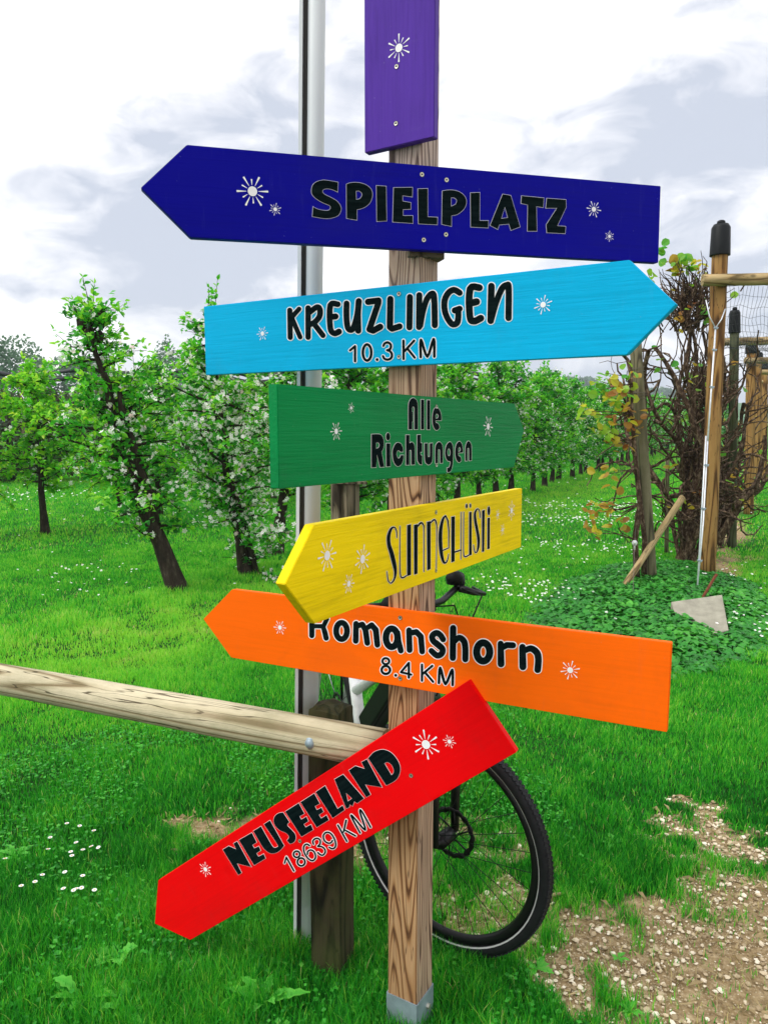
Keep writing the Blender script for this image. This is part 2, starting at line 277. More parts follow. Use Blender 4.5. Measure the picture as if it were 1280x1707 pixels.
BOARDS={"blue": {"C": [0.0948, 1.845, 2.1403], "a": [0.95857, 0.28461, 0.01161], "b": [-0.01126, -0.00286, 0.99993], "n": [0.28463, -0.95864, 0.00046], "H": 0.1896, "uL": -0.5322, "uR": 0.6372, "tip": [-0.6298, 0.0005], "suns": [[-0.3974, 0.0094, 0.0338], [-0.3487, -0.0251, 0.0133], [0.4447, 0.0253, 0.02], [0.4908, -0.037, 0.0131]], "screws": [[-0.0068, 0.0739], [0.054, 0.0664], [-0.0032, -0.0719], [0.0523, -0.0567]], "sheets": [[0.000242003, -1.09541e-06, -0.27819, 1.54832e-05, -0.00021929, 0.0673751, -3.73078e-05, -1.49707e-05, 1.0], [0.000254371, -1.15139e-06, 0.0331105, 1.62745e-05, -0.000230498, 0.0782389, -3.92145e-05, -1.57358e-05, 1.0]]}, "cyan": {"C": [0.0385, 1.8697, 1.8754], "a": [0.86019, -0.50994, 0.00545], "b": [-0.00589, 0.00074, 0.99998], "n": [-0.50994, -0.86021, -0.00237], "H": 0.1899, "uL": -0.6322, "uR": 0.5349, "tip": [0.6286, -0.0004], "suns": [[-0.4224, 0.0076, 0.0189], [0.3548, 0.0205, 0.0202]], "screws": [[-0.0026, 0.0743], [-0.0032, -0.0737]], "sheets": [[0.000281426, -9.33444e-07, -0.35396, -1.88395e-05, -0.000239818, 0.135519, 7.67657e-05, -1.58442e-05, 1.0], [0.00025716, -8.52958e-07, -0.0106782, -1.72151e-05, -0.000219139, 0.116926, 7.01466e-05, -1.44781e-05, 1.0]]}, "green": {"C": [0.1311, 1.8945, 1.6112], "a": [0.54059, 0.84116, -0.01487], "b": [-0.00366, 0.02002, 0.99979], "n": [0.84128, -0.54042, 0.0139], "H": 0.19, "uL": -0.5977, "uR": 0.4804, "tip": [0.5543, 0.0167], "suns": [[-0.4211, 0.0104, 0.0192], [-0.3681, 0.0585, 0.011], [0.2941, 0.0257, 0.0299]], "screws": [[-0.0046, 0.0717], [-0.0036, -0.0713]], "sheets": [[0.000370686, 1.20779e-06, -0.312539, -8.76332e-07, -0.000177929, 0.0916051, -0.000164578, -9.94556e-06, 1.0]]}, "yellow": {"C": [0.1311, 1.8945, 1.3476], "a": [0.49258, 0.87007, -0.01835], "b": [0.0025, 0.01967, 0.9998], "n": [0.87026, -0.49253, 0.00751], "H": 0.1914, "uL": -0.5357, "uR": 0.6376, "tip": [-0.6284, -0.0027], "suns": [[-0.4923, 0.0311, 0.0319], [-0.3587, 0.0052, 0.0306], [-0.4134, -0.0381, 0.0212], [0.5409, 0.032, 0.0303], [0.4224, 0.0294, 0.0163], [0.465, -0.0203, 0.0185]], "screws": [[-0.0029, 0.0735], [0.0003, -0.0745]], "sheets": [[0.000428987, 4.04577e-06, -0.266824, -5.15555e-05, -0.000187558, 0.114901, -0.000196487, -1.16179e-05, 1.0]]}, "orange": {"C": [0.0396, 1.8691, 1.0779], "a": [0.89443, -0.4472, 9e-05], "b": [0.02654, 0.05327, 0.99823], "n": [-0.44641, -0.89285, 0.05952], "H": 0.1953, "uL": -0.5268, "uR": 0.6412, "tip": [-0.628, 0.0012], "suns": [[-0.362, 0.0092, 0.0199], [0.4285, 0.0077, 0.0221]], "screws": [[-0.001, 0.0778], [0.0038, -0.0768]], "sheets": [[0.000277786, 7.8657e-06, -0.289546, 3.74539e-05, -0.000254686, 0.0605133, 6.53965e-05, -6.98927e-06, 1.0], [0.000256435, 7.26114e-06, 0.0614108, 3.45752e-05, -0.000235111, 0.0850714, 6.03701e-05, -6.45207e-06, 1.0]]}, "red": {"C": [0.0251, 1.8417, 0.7523], "a": [0.71517, -0.32356, 0.61954], "b": [-0.5474, 0.29186, 0.78433], "n": [-0.4346, -0.90007, 0.03161], "H": 0.1967, "uL": -0.9206, "uR": 0.3234, "tip": [-1.0226, -0.0049], "suns": [[0.1293, 0.0245, 0.0367], [0.1895, 0.0015, 0.0166], [-0.7255, 0.0518, 0.0222]], "screws": [[0.044, -0.0207], [-0.3686, -0.0173]], "sheets": [[0.000216345, -0.000134966, -0.534941, -0.000107827, -0.000176774, 0.195754, 5.50966e-05, -9.67024e-06, 1.0], [0.000201611, -0.000125775, -0.166019, -0.000100484, -0.000164736, 0.180451, 5.13444e-05, -9.01168e-06, 1.0], [0.000179921, -0.000112244, -0.321302, -8.96736e-05, -0.000147013, 0.0742287, 4.58206e-05, -8.04218e-06, 1.0]]}}
# P: traced outline (sharp), C: outline with curves (a point with a third item 1 is a corner), H/HC: counters, S: strokes (x,y,width), round ends
GLY={
'blue':[('SPIELPLATZ',0,3.2,[
('C',[(312,138,1),(308,236,1),(255,212),(205,203),(170,212),(162,232),(185,258),(250,290),(305,325),(338,375),(338,420),(310,465),(250,487),(180,492),(115,482),(60,472,1),(68,375,1),(110,397),(165,410),(215,410),(236,390),(225,365),(165,340),(105,305),(60,262),(52,215),(65,165),(105,132),(160,118),(190,118),(255,128)]),
('C',[(390,158,1),(430,143),(490,140),(555,152),(610,182),(640,225),(643,280),(620,340),(575,380),(530,398),(495,406,1),(495,508,1),(392,490,1)]),
('HC',[(485,226,1),(515,226),(540,250),(535,280),(515,300),(488,306,1)]),
('P',[(680,170),(777,177),(783,515),(685,521)]),
('P',[(847,190),(1033,188),(1030,283),(937,270),(937,322),(1016,335),(1016,401),(941,405),(941,462),(1035,462),(1037,539),(838,525)]),
('P',[(1082,202),(1180,199),(1180,474),(1275,478),(1273,552),(1087,543)])]),
('SPIELPLATZ',1,3.2,[
('C',[(38,165,1),(85,157),(150,157),(215,178),(260,220),(275,270),(258,330),(215,375),(175,398),(130,406,1),(130,510,1),(33,490,1)]),
('HC',[(126,232,1),(155,234),(178,255),(170,288),(150,303),(126,313,1)]),
('P',[(311,182),(404,179),(403,451),(488,453),(486,525),(313,516)]),
('P',[(623,195),(703,208),(795,514),(703,549),(683,487),(592,495),(578,540),(500,500)]),('H',[(645,325),(672,424),(612,432)]),
('P',[(806,211),(1025,232),(1018,328),(952,317),(957,556),(862,556),(866,301),(800,287)]),
('P',[(1050,235),(1238,249),(1240,325),(1155,503),(1236,508),(1230,580),(1050,571),(1044,493),(1147,333),(1040,333)])])],
'cyan':[('KREUZL',0,10,[
('S',[(87,302,56),(92,592,56)]),('S',[(186,288,50),(100,385,52)]),('S',[(105,375,52),(197,588,52)]),
('S',[(282,278,60),(282,590,58)]),('S',[(290,330,60),(375,268,60),(408,295,62),(402,370,62),(350,430,60),(300,455,60)]),('S',[(340,440,58),(440,570,58)]),
('S',[(598,238,62),(518,250,62),(518,490,62),(560,548,62),(610,530,66)]),('S',[(530,372,62),(574,368,66)]),
('S',[(692,230,64),(690,350,64),(700,470,64),(725,510,64),(765,490,64),(805,350,64),(822,205,66)]),('S',[(820,205,64),(812,350,64),(816,520,66)]),
('S',[(920,212,68),(1032,198,66),(1030,225,66),(935,505,66)]),('S',[(935,505,68),(975,520,66),(1050,478,68)]),
('S',[(1158,182,68),(1153,480,68),(1175,500,64),(1256,474,66)])]),
('INGEN',1,10,[
('S',[(150,225,66),(145,548,66)]),
('S',[(250,205,66),(247,545,66)]),('S',[(262,530,60),(290,380,60),(330,250,64),(380,192,66),(408,230,66),(415,525,66)]),
('S',[(680,180,66),(620,148,66),(560,180,66),(520,260,66),(520,360,66),(550,450,66),(602,515,66),(652,500,66),(665,440,66),(665,370,66)]),('S',[(627,368,66),(680,350,66)]),
('S',[(890,125,74),(790,140,74),(788,430,74),(830,482,74),(905,450,74)]),('S',[(795,290,74),(860,275,76)]),
('S',[(1018,108,72),(1010,478,72)]),('S',[(1020,460,60),(1070,280,64),(1130,135,68),(1182,100,70),(1202,130,68),(1200,448,68)])]),
('10.3',0,9,[
('S',[(728,730,24),(782,685,26),(782,846,26)]),('O',(910,752,45,86,28)),('S',[(1017,828,32),(1017.5,828,32)]),
('S',[(1084,682,25),(1098,656,25),(1130,645,26),(1160,665,26),(1163,698,26),(1148,720,26),(1122,728,24),(1152,738,26),(1174,768,26),(1168,808,26),(1134,828,26),(1096,820,26),(1080,792,25)])]),
('KM',1,9,[
('S',[(82,690,27),(82,885,27)]),('S',[(195,690,26),(95,800,26)]),('S',[(122,772,26),(200,870,27)]),
('S',[(265,866,28),(268,682,30),(335,860,28),(403,674,30),(410,860,28)])])],
'green':[('Alle Richtungen',0,4.5,[
('C',[(497,435,1),(497,200),(501,120),(522,75),(552,57),(582,68),(605,105),(613,185),(613,435,1)]),('H',[(544,180),(550,166),(560,166),(567,180),(567,450),(546,450),(546,345),(552,340),(552,225),(544,220)]),
('P',[(645,76),(686,76),(686,435),(645,435)]),('P',[(716,83),(757,83),(757,437),(716,437)]),
('C',[(890,330,1),(891,280),(878,218),(855,182),(832,172),(805,185),(787,235),(781,300),(785,370),(805,425),(832,445),(855,435),(873,405,1),(852,360,1),(824,350,1),(822,330,1)]),('HC',[(824,262),(838,250),(851,268),(848,290),(826,300)]),
('C',[(60,488,1),(150,486),(187,507),(208,560),(208,640),(184,700,1),(216,880,1),(160,883,1),(126,735,1),(120,885,1),(60,888,1)]),('HC',[(118,594,1),(142,592),(154,617),(142,648),(118,656,1)]),
('O2',(257,518,27,49)),('P',[(233,595),(286,595),(288,873),(236,877)]),
('C',[(440,700,1),(434,650),(415,606),(380,585),(345,600),(315,660),(308,720),(318,800),(345,855),(380,873),(415,850),(437,800),(445,735,1),(405,735,1),(395,765),(378,772),(362,740),(362,710),(374,685),(390,688),(402,702,1)]),
('C',[(467,495,1),(514,495,1),(514,592,1),(540,580),(568,610),(577,680),(578,852,1),(532,855,1),(530,695),(520,683),(512,697),(512,856,1),(467,857,1)]),
('C',[(600,495,1),(645,493,1),(645,590,1),(663,592,1),(663,700,1),(641,706,1),(647,735,1),(665,738,1),(662,853,1),(635,850),(612,820),(601,770)]),
('C',[(687,595,1),(727,593,1),(729,735),(740,755),(750,735),(748,595,1),(787,592,1),(785,790),(765,838),(740,855),(714,842),(692,800)]),
('C',[(815,835,1),(815,655),(830,602),(860,578),(890,597),(907,655),(907,833,1),(872,835,1),(870,690),(860,673),(850,690),(850,835,1)]),
('C',[(955,885,1),(978,880),(990,850),(992,815),(965,808),(940,770),(930,700),(945,622),(980,580),(1010,590),(1028,640),(1030,740),(1024,850),(1002,925),(975,942),(955,938,1)]),('HC',[(978,662),(992,690),(990,730),(976,745),(964,725),(964,685)]),
('C',[(1147,710,1),(1145,650),(1130,597),(1105,572),(1075,590),(1055,640),(1050,710),(1060,780),(1085,820),(1108,825),(1130,800,1),(1117,752,1),(1095,745,1),(1090,712,1)]),('HC',[(1092,662),(1104,645),(1114,668),(1108,687),(1092,692)]),
('C',[(1170,808,1),(1170,660),(1185,592),(1210,568),(1235,590),(1248,640),(1248,803,1),(1215,806,1),(1213,670),(1205,658),(1198,675),(1198,808,1)])])],
'yellow':[('Sunnehüsli',0,4.5,[
('S',[(150,400,9),(145,320,13),(120,277,15),(82,295,28),(52,380,40),(55,480,44),(85,580,50),(115,700,48),(132,800,34),(122,880,20),(90,932,16),(68,935,13),(45,900,12),(33,802,8)]),
('S',[(188,265,8),(186,600,9),(190,830,13),(215,875,18),(262,850,14)]),('P',[(268,250),(318,237),(318,842),(268,858)]),
('P',[(348,246),(398,236),(395,828),(352,842)]),('S',[(400,262,18),(430,225,22),(460,245,18),(471,330,9),(470,802,8)]),
('P',[(502,210),(550,200),(550,772),(507,790)]),('S',[(550,222,16),(590,187,20),(615,222,16),(622,330,9),(617,760,8)]),
('S',[(725,140,16),(695,180,28),(668,300,40),(664,450,44),(678,600,38),(705,692,26),(735,690,16),(755,640,11),(762,592,8)]),('S',[(725,140,16),(754,200,18),(766,330,13),(764,520,10)]),('S',[(690,552,15),(764,520,13)]),
('P',[(792,150),(838,142),(834,682),(792,696)]),('S',[(834,570,18),(908,546,16)]),('S',[(912,100,8),(908,655,7)]),
('S',[(942,100,8),(939,400,8),(940,590,11),(960,625,16),(1003,605,14)]),('P',[(1003,95),(1035,90),(1037,606),(1002,612)]),('O2',(975,25,14,30)),('O2',(1020,20,12,28)),
('S',[(1137,165,8),(1130,92,11),(1105,57,13),(1075,105,24),(1077,190,30),(1095,290,32),(1115,400,32),(1115,500,26),(1096,568,15),(1072,568,12),(1057,487,8)]),
('P',[(1155,76),(1192,66),(1185,566),(1155,572)]),('P',[(1220,166),(1252,158),(1250,532),(1218,540)]),('O2',(1238,82,18,56))])],
'orange':[('Romanshor',0,10,[
('S',[(97,70,58),(97,252,56)]),('S',[(100,152,44),(215,152,48),(234,210,56),(250,278,58)]),('S',[(100,55,50),(200,30,50),(258,75,50),(222,150,48)]),
('O',(414,202,58,88,62)),
('S',[(568,125,60),(565,308,62)]),('S',[(580,150,56),(635,132,60),(668,190,62),(688,330,62)]),('S',[(675,175,50),(735,140,62),(778,190,64),(795,350,62)]),
('O',(948,275,62,98,70)),('S',[(1010,220,60),(1020,310,62),(1045,412,62)]),
('S',[(1132,195,62),(1138,405,64)]),('S',[(1145,225,60),(1210,212,62),(1258,262,64),(1272,422,62)])]),
('shorn',1,10,[
('S',[(215,228,64),(188,185,64),(145,160,66),(100,190,66),(108,240,66),(160,285,70),(208,330,68),(200,380,66),(150,400,66),(90,350,62)]),
('S',[(322,108,68),(318,425,68)]),('S',[(330,255,60),(385,210,64),(435,245,68),(452,320,66),(452,440,66)]),
('O',(642,362,70,98,76)),
('S',[(828,275,66),(832,490,74)]),('S',[(840,320,60),(895,288,66),(960,292,66)]),
('S',[(1060,310,70),(1065,520,76)]),('S',[(1080,350,60),(1150,325,70),(1212,368,74),(1230,440,72),(1222,552,72)])]),
('8.4',0,9,[('O',(885,525,36,32,25)),('O',(885,618,45,42,27)),('S',[(990,675,32),(990.5,675,32)]),('S',[(1130,700,26),(1130,543,26),(1046,642,24),(1156,668,24)])]),
('KM',1,9,[('S',[(-10,498,26),(-10,668,26)]),('S',[(100,510,26),(2,594,26)]),('S',[(22,580,26),(108,680,26)]),('S',[(170,693,28),(184,532,30),(240,703,30),(312,552,28),(316,715,28)])])],
'red':[('NEUSE',0,4,[
('P',[(12,688),(95,638),(190,680),(155,605),(208,575),(398,922),(208,875),(270,1000),(220,1028)]),
('P',[(228,560),(403,460),(470,592),(412,628),(437,668),(497,640),(523,700),(466,738),(492,780),(560,742),(588,806),(432,900)]),
('C',[(420,440,1),(525,375,1),(665,620),(705,660),(738,650),(738,615),(560,350,1),(645,295,1),(835,635,1),(780,700),(710,738),(640,735),(580,695),(535,640)]),
('C',[(820,190,1),(908,325,1),(882,342),(882,372),(935,425),(980,480),(990,540),(965,590),(910,615,1),(865,565,1),(892,535),(888,500),(850,465),(770,430),(715,375),(690,310),(705,245),(755,202)]),
('P',[(844,180),(1028,65),(1105,210),(1040,245),(1062,285),(1130,245),(1158,310),(1095,350),(1120,388),(1190,350),(1222,425),(1062,520)])]),
('ELAND',1,4,[
('P',[(-153,775),(35,655),(110,795),(45,830),(68,878),(130,845),(160,905),(98,945),(125,990),(198,945),(230,1015),(65,1113)]),
('P',[(50,640),(178,553),(345,862),(412,815),(440,880),(278,990)]),
('P',[(300,470),(418,402),(700,725),(605,793),(568,768),(545,832),(508,808),(500,845),(458,865)]),('H',[(460,658),(533,725),(482,762)]),
('P',[(488,352),(580,290),(702,328),(658,242),(735,200),(940,580),(715,543),(788,675),(725,713)]),
('C',[(748,190,1),(820,112),(900,78),(970,75),(1060,115),(1135,200),(1175,290),(1175,380),(1140,460),(1080,510),(990,555,1)]),('HC',[(970,258,1),(1010,245),(1060,280),(1088,340),(1085,385),(1062,412,1)])]),
('18',0,9,[('S',[(838,868,22),(862,790,24),(962,972,24)]),('O',(1000,750,42,42,24)),('O',(1060,852,50,52,25))]),
('639 KM',2,10,[
('S',[(240,635,26),(205,612,26),(168,625,26),(150,670,26),(162,740,26),(195,800,26),(240,848,26),(290,862,26),(326,830,26),(332,780,26),(305,722,26),(258,700,26),(215,722,26),(208,765,26)]),
('S',[(302,612,26),(292,565,26),(330,527,26),(375,527,26),(405,560,26),(398,612,26),(365,645,24),(420,648,26),(468,682,26),(480,730,26),(450,775,26),(410,775,26),(370,742,26)]),
('S',[(540,660,26),(580,680,26),(620,668,26),(640,620,26),(622,540,26),(580,467,26),(530,432,26),(480,440,26),(450,490,26),(470,560,26),(520,595,26),(566,590,26),(590,555,26)]),
('S',[(672,322,28),(808,568,28)]),('S',[(798,248,28),(758,425,26)]),('S',[(775,395,26),(940,485,28)]),
('S',[(1010,440,28),(882,200,30),(905,195,28),(1088,395,30),(1010,130,30),(1035,112,28),(1168,352,28)])])]}
# ------------------------------------------------------------ ground
ROWD=Vector((math.sin(math.radians(27)),math.cos(math.radians(27)),0)); ROWN=Vector((ROWD.y,-ROWD.x,0))
def gz(x,y):
    return .03*(vnoise(x*.7+31,y*.7+12,3,2)-.5)*np.clip((np.hypot(x-.07,y-1.93)-.4)/2,0,1)+.25*(vnoise(x*.03+3,y*.03+8,5,2)-.5)*np.clip((y-14)/60,0,1)
def soil(x,y):
    """share of bare earth and gravel at a spot, 0 to 1"""
    x=np.asarray(x,float);y=np.asarray(y,float)
    n=vnoise(x*3.1+50,y*3.1+50,11,3)-.5; n2=vnoise(x*11+9,y*11+4,12,2)-.5
    d=np.clip(np.minimum((x-.50-.18*np.clip(2.3-y,0,1))*2.6,(2.52-y)*2.2),-1,1)     # the gravel patch, lower right
    a=np.clip(.36+d*1.1+n*1.6+n2*1.5,0,1)
    far=np.clip(1-np.hypot((x-1.15)/1.0,(y-2.8)/.42),0,1)
    a=np.maximum(a,np.clip(far*.7+n*2.4+n2*1.6-.42,0,.6)*(far>.02))
    wz_=np.clip(1.3-np.hypot((x-.36)/.26,(y-2.6)/.38),0,1)
    a=np.maximum(a,np.clip(wz_*.7+n*1.6+n2*2.2-.15,0,.5)*np.clip(wz_*4,0,1))
    p=np.clip(1.1-np.hypot((x+.72)/.30,(y-2.9)/.19)+n*1.1+n2*.9,0,1)*.9
    p2=np.clip(1.0-np.hypot((x-.05)/.5,(y-2.75)/.3)+n*1.4+n2,0,1)*.6
    s=x*ROWN.x+y*ROWN.y; r0=3.55*ROWN.x+8.15*ROWN.y; r=np.clip(.8-np.abs(s-r0-.1)/.35+n*1.8,0,1)*(y>7.9)*.8
    return np.clip(np.maximum.reduce([a,p,p2,r]),0,1)
def axis(lo,hi,fine_lo,fine_hi,step):
    a=list(np.arange(fine_lo,fine_hi,step)); s=step; v=fine_hi
    while v<hi: a.append(v); s*=1.13; v+=s
    a.append(hi); s=step; v=fine_lo-step
    while v>lo: a.insert(0,v); s*=1.13; v-=s
    a.insert(0,lo); return np.array(a)
gx_=axis(-2500,2500,-2.2,3.2,.04); gy_=axis(-400,3000,1.2,6.,.045)
X,Y=np.meshgrid(gx_,gy_); Vg=np.stack([X.ravel(),Y.ravel(),gz(X,Y).ravel()-.004],1); nx=len(gx_); ny=len(gy_)
I=np.arange(nx*ny).reshape(ny,nx); Fg=np.stack([I[:-1,:-1].ravel(),I[:-1,1:].ravel(),I[1:,1:].ravel(),I[1:,:-1].ravel()],1)
m,t,b=mat('meadow_soil',.92,.15)
a_=t.nodes.new('ShaderNodeAttribute'); a_.attribute_name='soil'
n=tex(t,26,(1,1,1),6,.7); n_2=tex(t,4,(1,1,1),5,.65); n_3=tex(t,.35,(1,1,1),4,.6)
earth=ramp(t,n.outputs[0],[(.3,(.12,.08,.035)),(.5,(.33,.235,.12)),(.72,(.58,.45,.27))])
vv=tex(t,95,kind='ShaderNodeTexVoronoi'); earth=mixc(t,ramp(t,vv.outputs['Distance'],[(.18,(.75,.75,.75)),(.42,(0,0,0))]),earth,ramp(t,vv.outputs['Color'],[(.2,(.14,.095,.05)),(.6,(.50,.40,.25)),(.9,(.74,.64,.46))]))
turf=ramp(t,n.outputs[0],[(.3,(.008,.028,.004)),(.6,(.015,.09,.008)),(.8,(.04,.17,.015))])
turf_far=ramp(t,math_(t,'MULTIPLY_ADD',n_3.outputs[0],.5,math_(t,'MULTIPLY',n_2.outputs[0],.5)),[(.35,(.012,.12,.01)),(.5,(.025,.19,.012)),(.65,(.07,.27,.02))])
cc=t.nodes.new('ShaderNodeTexCoord'); s_=t.nodes.new('ShaderNodeSeparateXYZ'); t.links.new(cc.outputs['Object'],s_.inputs[0])
turf=mixc(t,ramp(t,math_(t,'MULTIPLY',s_.outputs['Y'],.05),[(.25,(0,0,0)),(.8,(1,1,1))]),turf,turf_far)
col=mixc(t,ramp(t,a_.outputs['Fac'],[(.25,(0,0,0)),(.5,(1,1,1))]),turf,earth)
t.links.new(col,b.inputs['Base Color']); bump(t,b,n.outputs[0],.6,.03); M_['ground']=m
g_=npmesh('ground',Vg,Fg,m,soil(X,Y).ravel(),smooth=True,attr='soil'); tag(g_,'green meadow with a gravel track at the lower right',None,None,'structure')
# ------------------------------------------------------------ signpost
PY=math.radians(-31); PC=Vector((.072,1.93,0))
root=thing('signpost',(PC.x,PC.y,0),'square wooden post carrying seven colourful painted direction boards','signpost')
def frame(C,a,b,n): 
    Mx=Matrix.Identity(4)
    for i in range(3): Mx[i][0]=a[i];Mx[i][1]=b[i];Mx[i][2]=n[i];Mx[i][3]=C[i]
    return Mx
PM=Matrix.Translation(PC)@Matrix.Rotation(PY,4,'Z')
def bevelled(name,poly,t,mat_,parent,M,bev=.0016,seg=2):
    bm=bmesh.new(); vs=[bm.verts.new((x,y,0)) for x,y in poly]; f=bm.faces.new(vs)
    if f.normal.z<0: f.normal_flip()
    r=bmesh.ops.extrude_face_region(bm,geom=[f]); bmesh.ops.translate(bm,vec=(0,0,-t),verts=[q for q in r['geom'] if isinstance(q,bmesh.types.BMVert)])
    bmesh.ops.recalc_face_normals(bm,faces=bm.faces)
    bmesh.ops.bevel(bm,geom=list(bm.edges),offset=bev,segments=seg,affect='EDGES')
    me=bpy.data.meshes.new(name); bm.to_mesh(me); bm.free(); me.materials.append(mat_)
    for p in me.polygons: p.use_smooth=False
    return link(bpy.data.objects.new(name,me),parent,M)
# post: local z is up, x across; four faces
s=.045
bevelled('post',[(-s,-s),(s,-s),(s,s),(-s,s)],3.05,M_['post'],root,PM@Matrix.Translation((0,0,3.14)),.003)
mb=MB(); t_=.003
for (cx,cy,sx_,sy_) in ((0,-s-.002,.094,.003),(s+.002,0,.003,.09)):
    mb.box((cx,cy,.03),(sx_,sy_,.13))
mb.box((0,0,.0895-.003),(.089,.089,.004)); mb.box((-s-.002,0,.03),(.003,.09,.13)); mb.box((0,s+.002,.03),(.094,.003,.13))
mb.v=[tuple(PM@Vector(q)) for q in mb.v]; shoe=mb.build('post_shoe',M_['zinc'],root,PM,smooth=False)
mb=MB(); mb.tube([(s+.003,.01,.055),(s+.011,.01,.055)],[.008,.007],6); mb.v=[tuple(PM@Vector(q)) for q in mb.v]; mb.build('bolt',M_['screw'],shoe,PM,smooth=False)
# drawing helpers
def smooth_closed(pts,k=5):
    n=len(pts); out=[]
    for i in range(n):
        p0,p1,p2,p3=pts[i-1],pts[i],pts[(i+1)%n],pts[(i+2)%n]
        c1=len(p1)>2; c2=len(p2)>2
        a=p1 if c1 else p0; d=p2 if c2 else p3
        for j in range(k):
            u=j/k
            if c1 and c2:
                if j: continue
                out.append((p1[0],p1[1])); continue
            out.append(tuple(.5*((2*p1[q])+(-a[q]+p2[q])*u+(2*a[q]-5*p1[q]+4*p2[q]-d[q])*u*u+(-a[q]+3*p1[q]-3*p2[q]+d[q])*u**3) for q in (0,1)))
    return out
def smooth_open(pts,k=4):
    if len(pts)<3: return [tuple(p) for p in pts]
    out=[]
    for i in range(len(pts)-1):
        p0=pts[max(i-1,0)];p1=pts[i];p2=pts[i+1];p3=pts[min(i+2,len(pts)-1)]
        for j in range(k):
            u=j/k; out.append(tuple(.5*((2*p1[q])+(-p0[q]+p2[q])*u+(2*p0[q]-5*p1[q]+4*p2[q]-p3[q])*u*u+(-p0[q]+3*p1[q]-3*p2[q]+p3[q])*u**3) for q in range(3)))
    out.append(tuple(pts[-1])); return out
def offset(poly,d):
    A=sum(poly[i][0]*poly[(i+1)%len(poly)][1]-poly[(i+1)%len(poly)][0]*poly[i][1] for i in range(len(poly)))
    sg=1 if A>0 else -1; out=[]; n=len(poly)
    for i in range(n):
        p=Vector(poly[i]);a=(p-Vector(poly[i-1]));c=(Vector(poly[(i+1)%n])-p)
        if a.length<1e-6 or c.length<1e-6: out.append(tuple(p)); continue
        a.normalize();c.normalize(); na=Vector((a.y,-a.x))*sg; nc=Vector((c.y,-c.x))*sg; bb=na+nc
        if bb.length<1e-3: bb=na.copy()
        bb.normalize(); k=min(1/max(bb.dot(na),.2),2.5); out.append(tuple(p+bb*d*k))
    return out
def polys(shapes,grow,outl):
    """outl: white strip width for strokes; grow: +1 white, -1 black"""
    pos=[];neg=[]
    for kind,pts in shapes:
        if kind in 'P': pos.append(offset(pts,grow*outl*.5 if outl<6 else grow*outl*.5))
        elif kind=='C': pos.append(offset(smooth_closed(pts),grow*outl*.5))
        elif kind=='H': neg.append(offset(pts,-grow*outl*.5))
        elif kind=='HC': neg.append(offset(smooth_closed(pts),-grow*outl*.5))
        elif kind=='O2':
            cx,cy,rx,ry=pts; g=grow*outl*.5; pos.append([(cx+(rx+g)*math.cos(a*math.pi/14),cy+(ry+g)*math.sin(a*math.pi/14)) for a in range(28)])
        else:
            ex=outl if grow>0 else 0
            if kind=='O':
                cx,cy,rx,ry,w=pts; q=[(cx+rx*math.cos(a*math.pi/14),cy+ry*math.sin(a*math.pi/14),w) for a in range(29)]
            else:
                q=smooth_open(pts) if len(pts)>4 else [tuple(p) for p in pts]
            if outl<6: ex=(outl if grow>0 else 0)
            for i,(x,y,w) in enumerate(q):
                r=w/2+ex; pos.append([(x+r*math.cos(k*math.pi/8+.1),y+r*math.sin(k*math.pi/8+.1)) for k in range(16)])
                if i:
                    x0,y0,w0=q[i-1]; dx,dy=x-x0,y-y0; l=math.hypot(dx,dy)
                    if l<.01: continue
                    ux,uy=-dy/l,dx/l; r0=w0/2+ex; pos.append([(x0+ux*r0,y0+uy*r0),(x0-ux*r0,y0-uy*r0),(x-ux*r,y-uy*r),(x+ux*r,y+uy*r)])
    return pos,neg
def tri(pos,neg):
    V=[];F=[]
    for p in pos+neg:
        A=sum(p[i][0]*p[(i+1)%len(p)][1]-p[(i+1)%len(p)][0]*p[i][1] for i in range(len(p)))
        if A<0: p=p[::-1]
        F.append(list(range(len(V),len(V)+len(p)))); V+=[Vector(q) for q in p]
    v,e,f,ov,oe,of=delaunay_2d_cdt(V,[],F,1,1e-3,True); np_=len(pos)
    return v,[q for q,o in zip(f,of) if any(i<np_ for i in o) and not any(i>=np_ for i in o)]
def lettering(name,shapes,outl,H,parent,M):
    H=np.array(H).reshape(3,3); vs=[];fs=[];ms=[]
    for grow,z,mi in ((1,.0005,0),(-1,.0011,1)):
        v,f=tri(*polys(shapes,grow,outl)); o=len(vs)
        for q in v:
            r=H@np.array([q.x,q.y,1.]); vs.append((r[0]/r[2],r[1]/r[2],z))
        for q in f:
            a,b_,c=[vs[o+i] for i in q[:3]]
            if (b_[0]-a[0])*(c[1]-a[1])-(b_[1]-a[1])*(c[0]-a[0])<0: q=q[::-1]
            fs.append(tuple(i+o for i in q)); ms.append(mi)
    me=bpy.data.meshes.new(name); me.from_pydata(vs,[],fs); me.materials.append(M_['white_ink']); me.materials.append(M_['ink']); me.polygons.foreach_set('material_index',ms)
    return link(bpy.data.objects.new(name,me),parent,M)
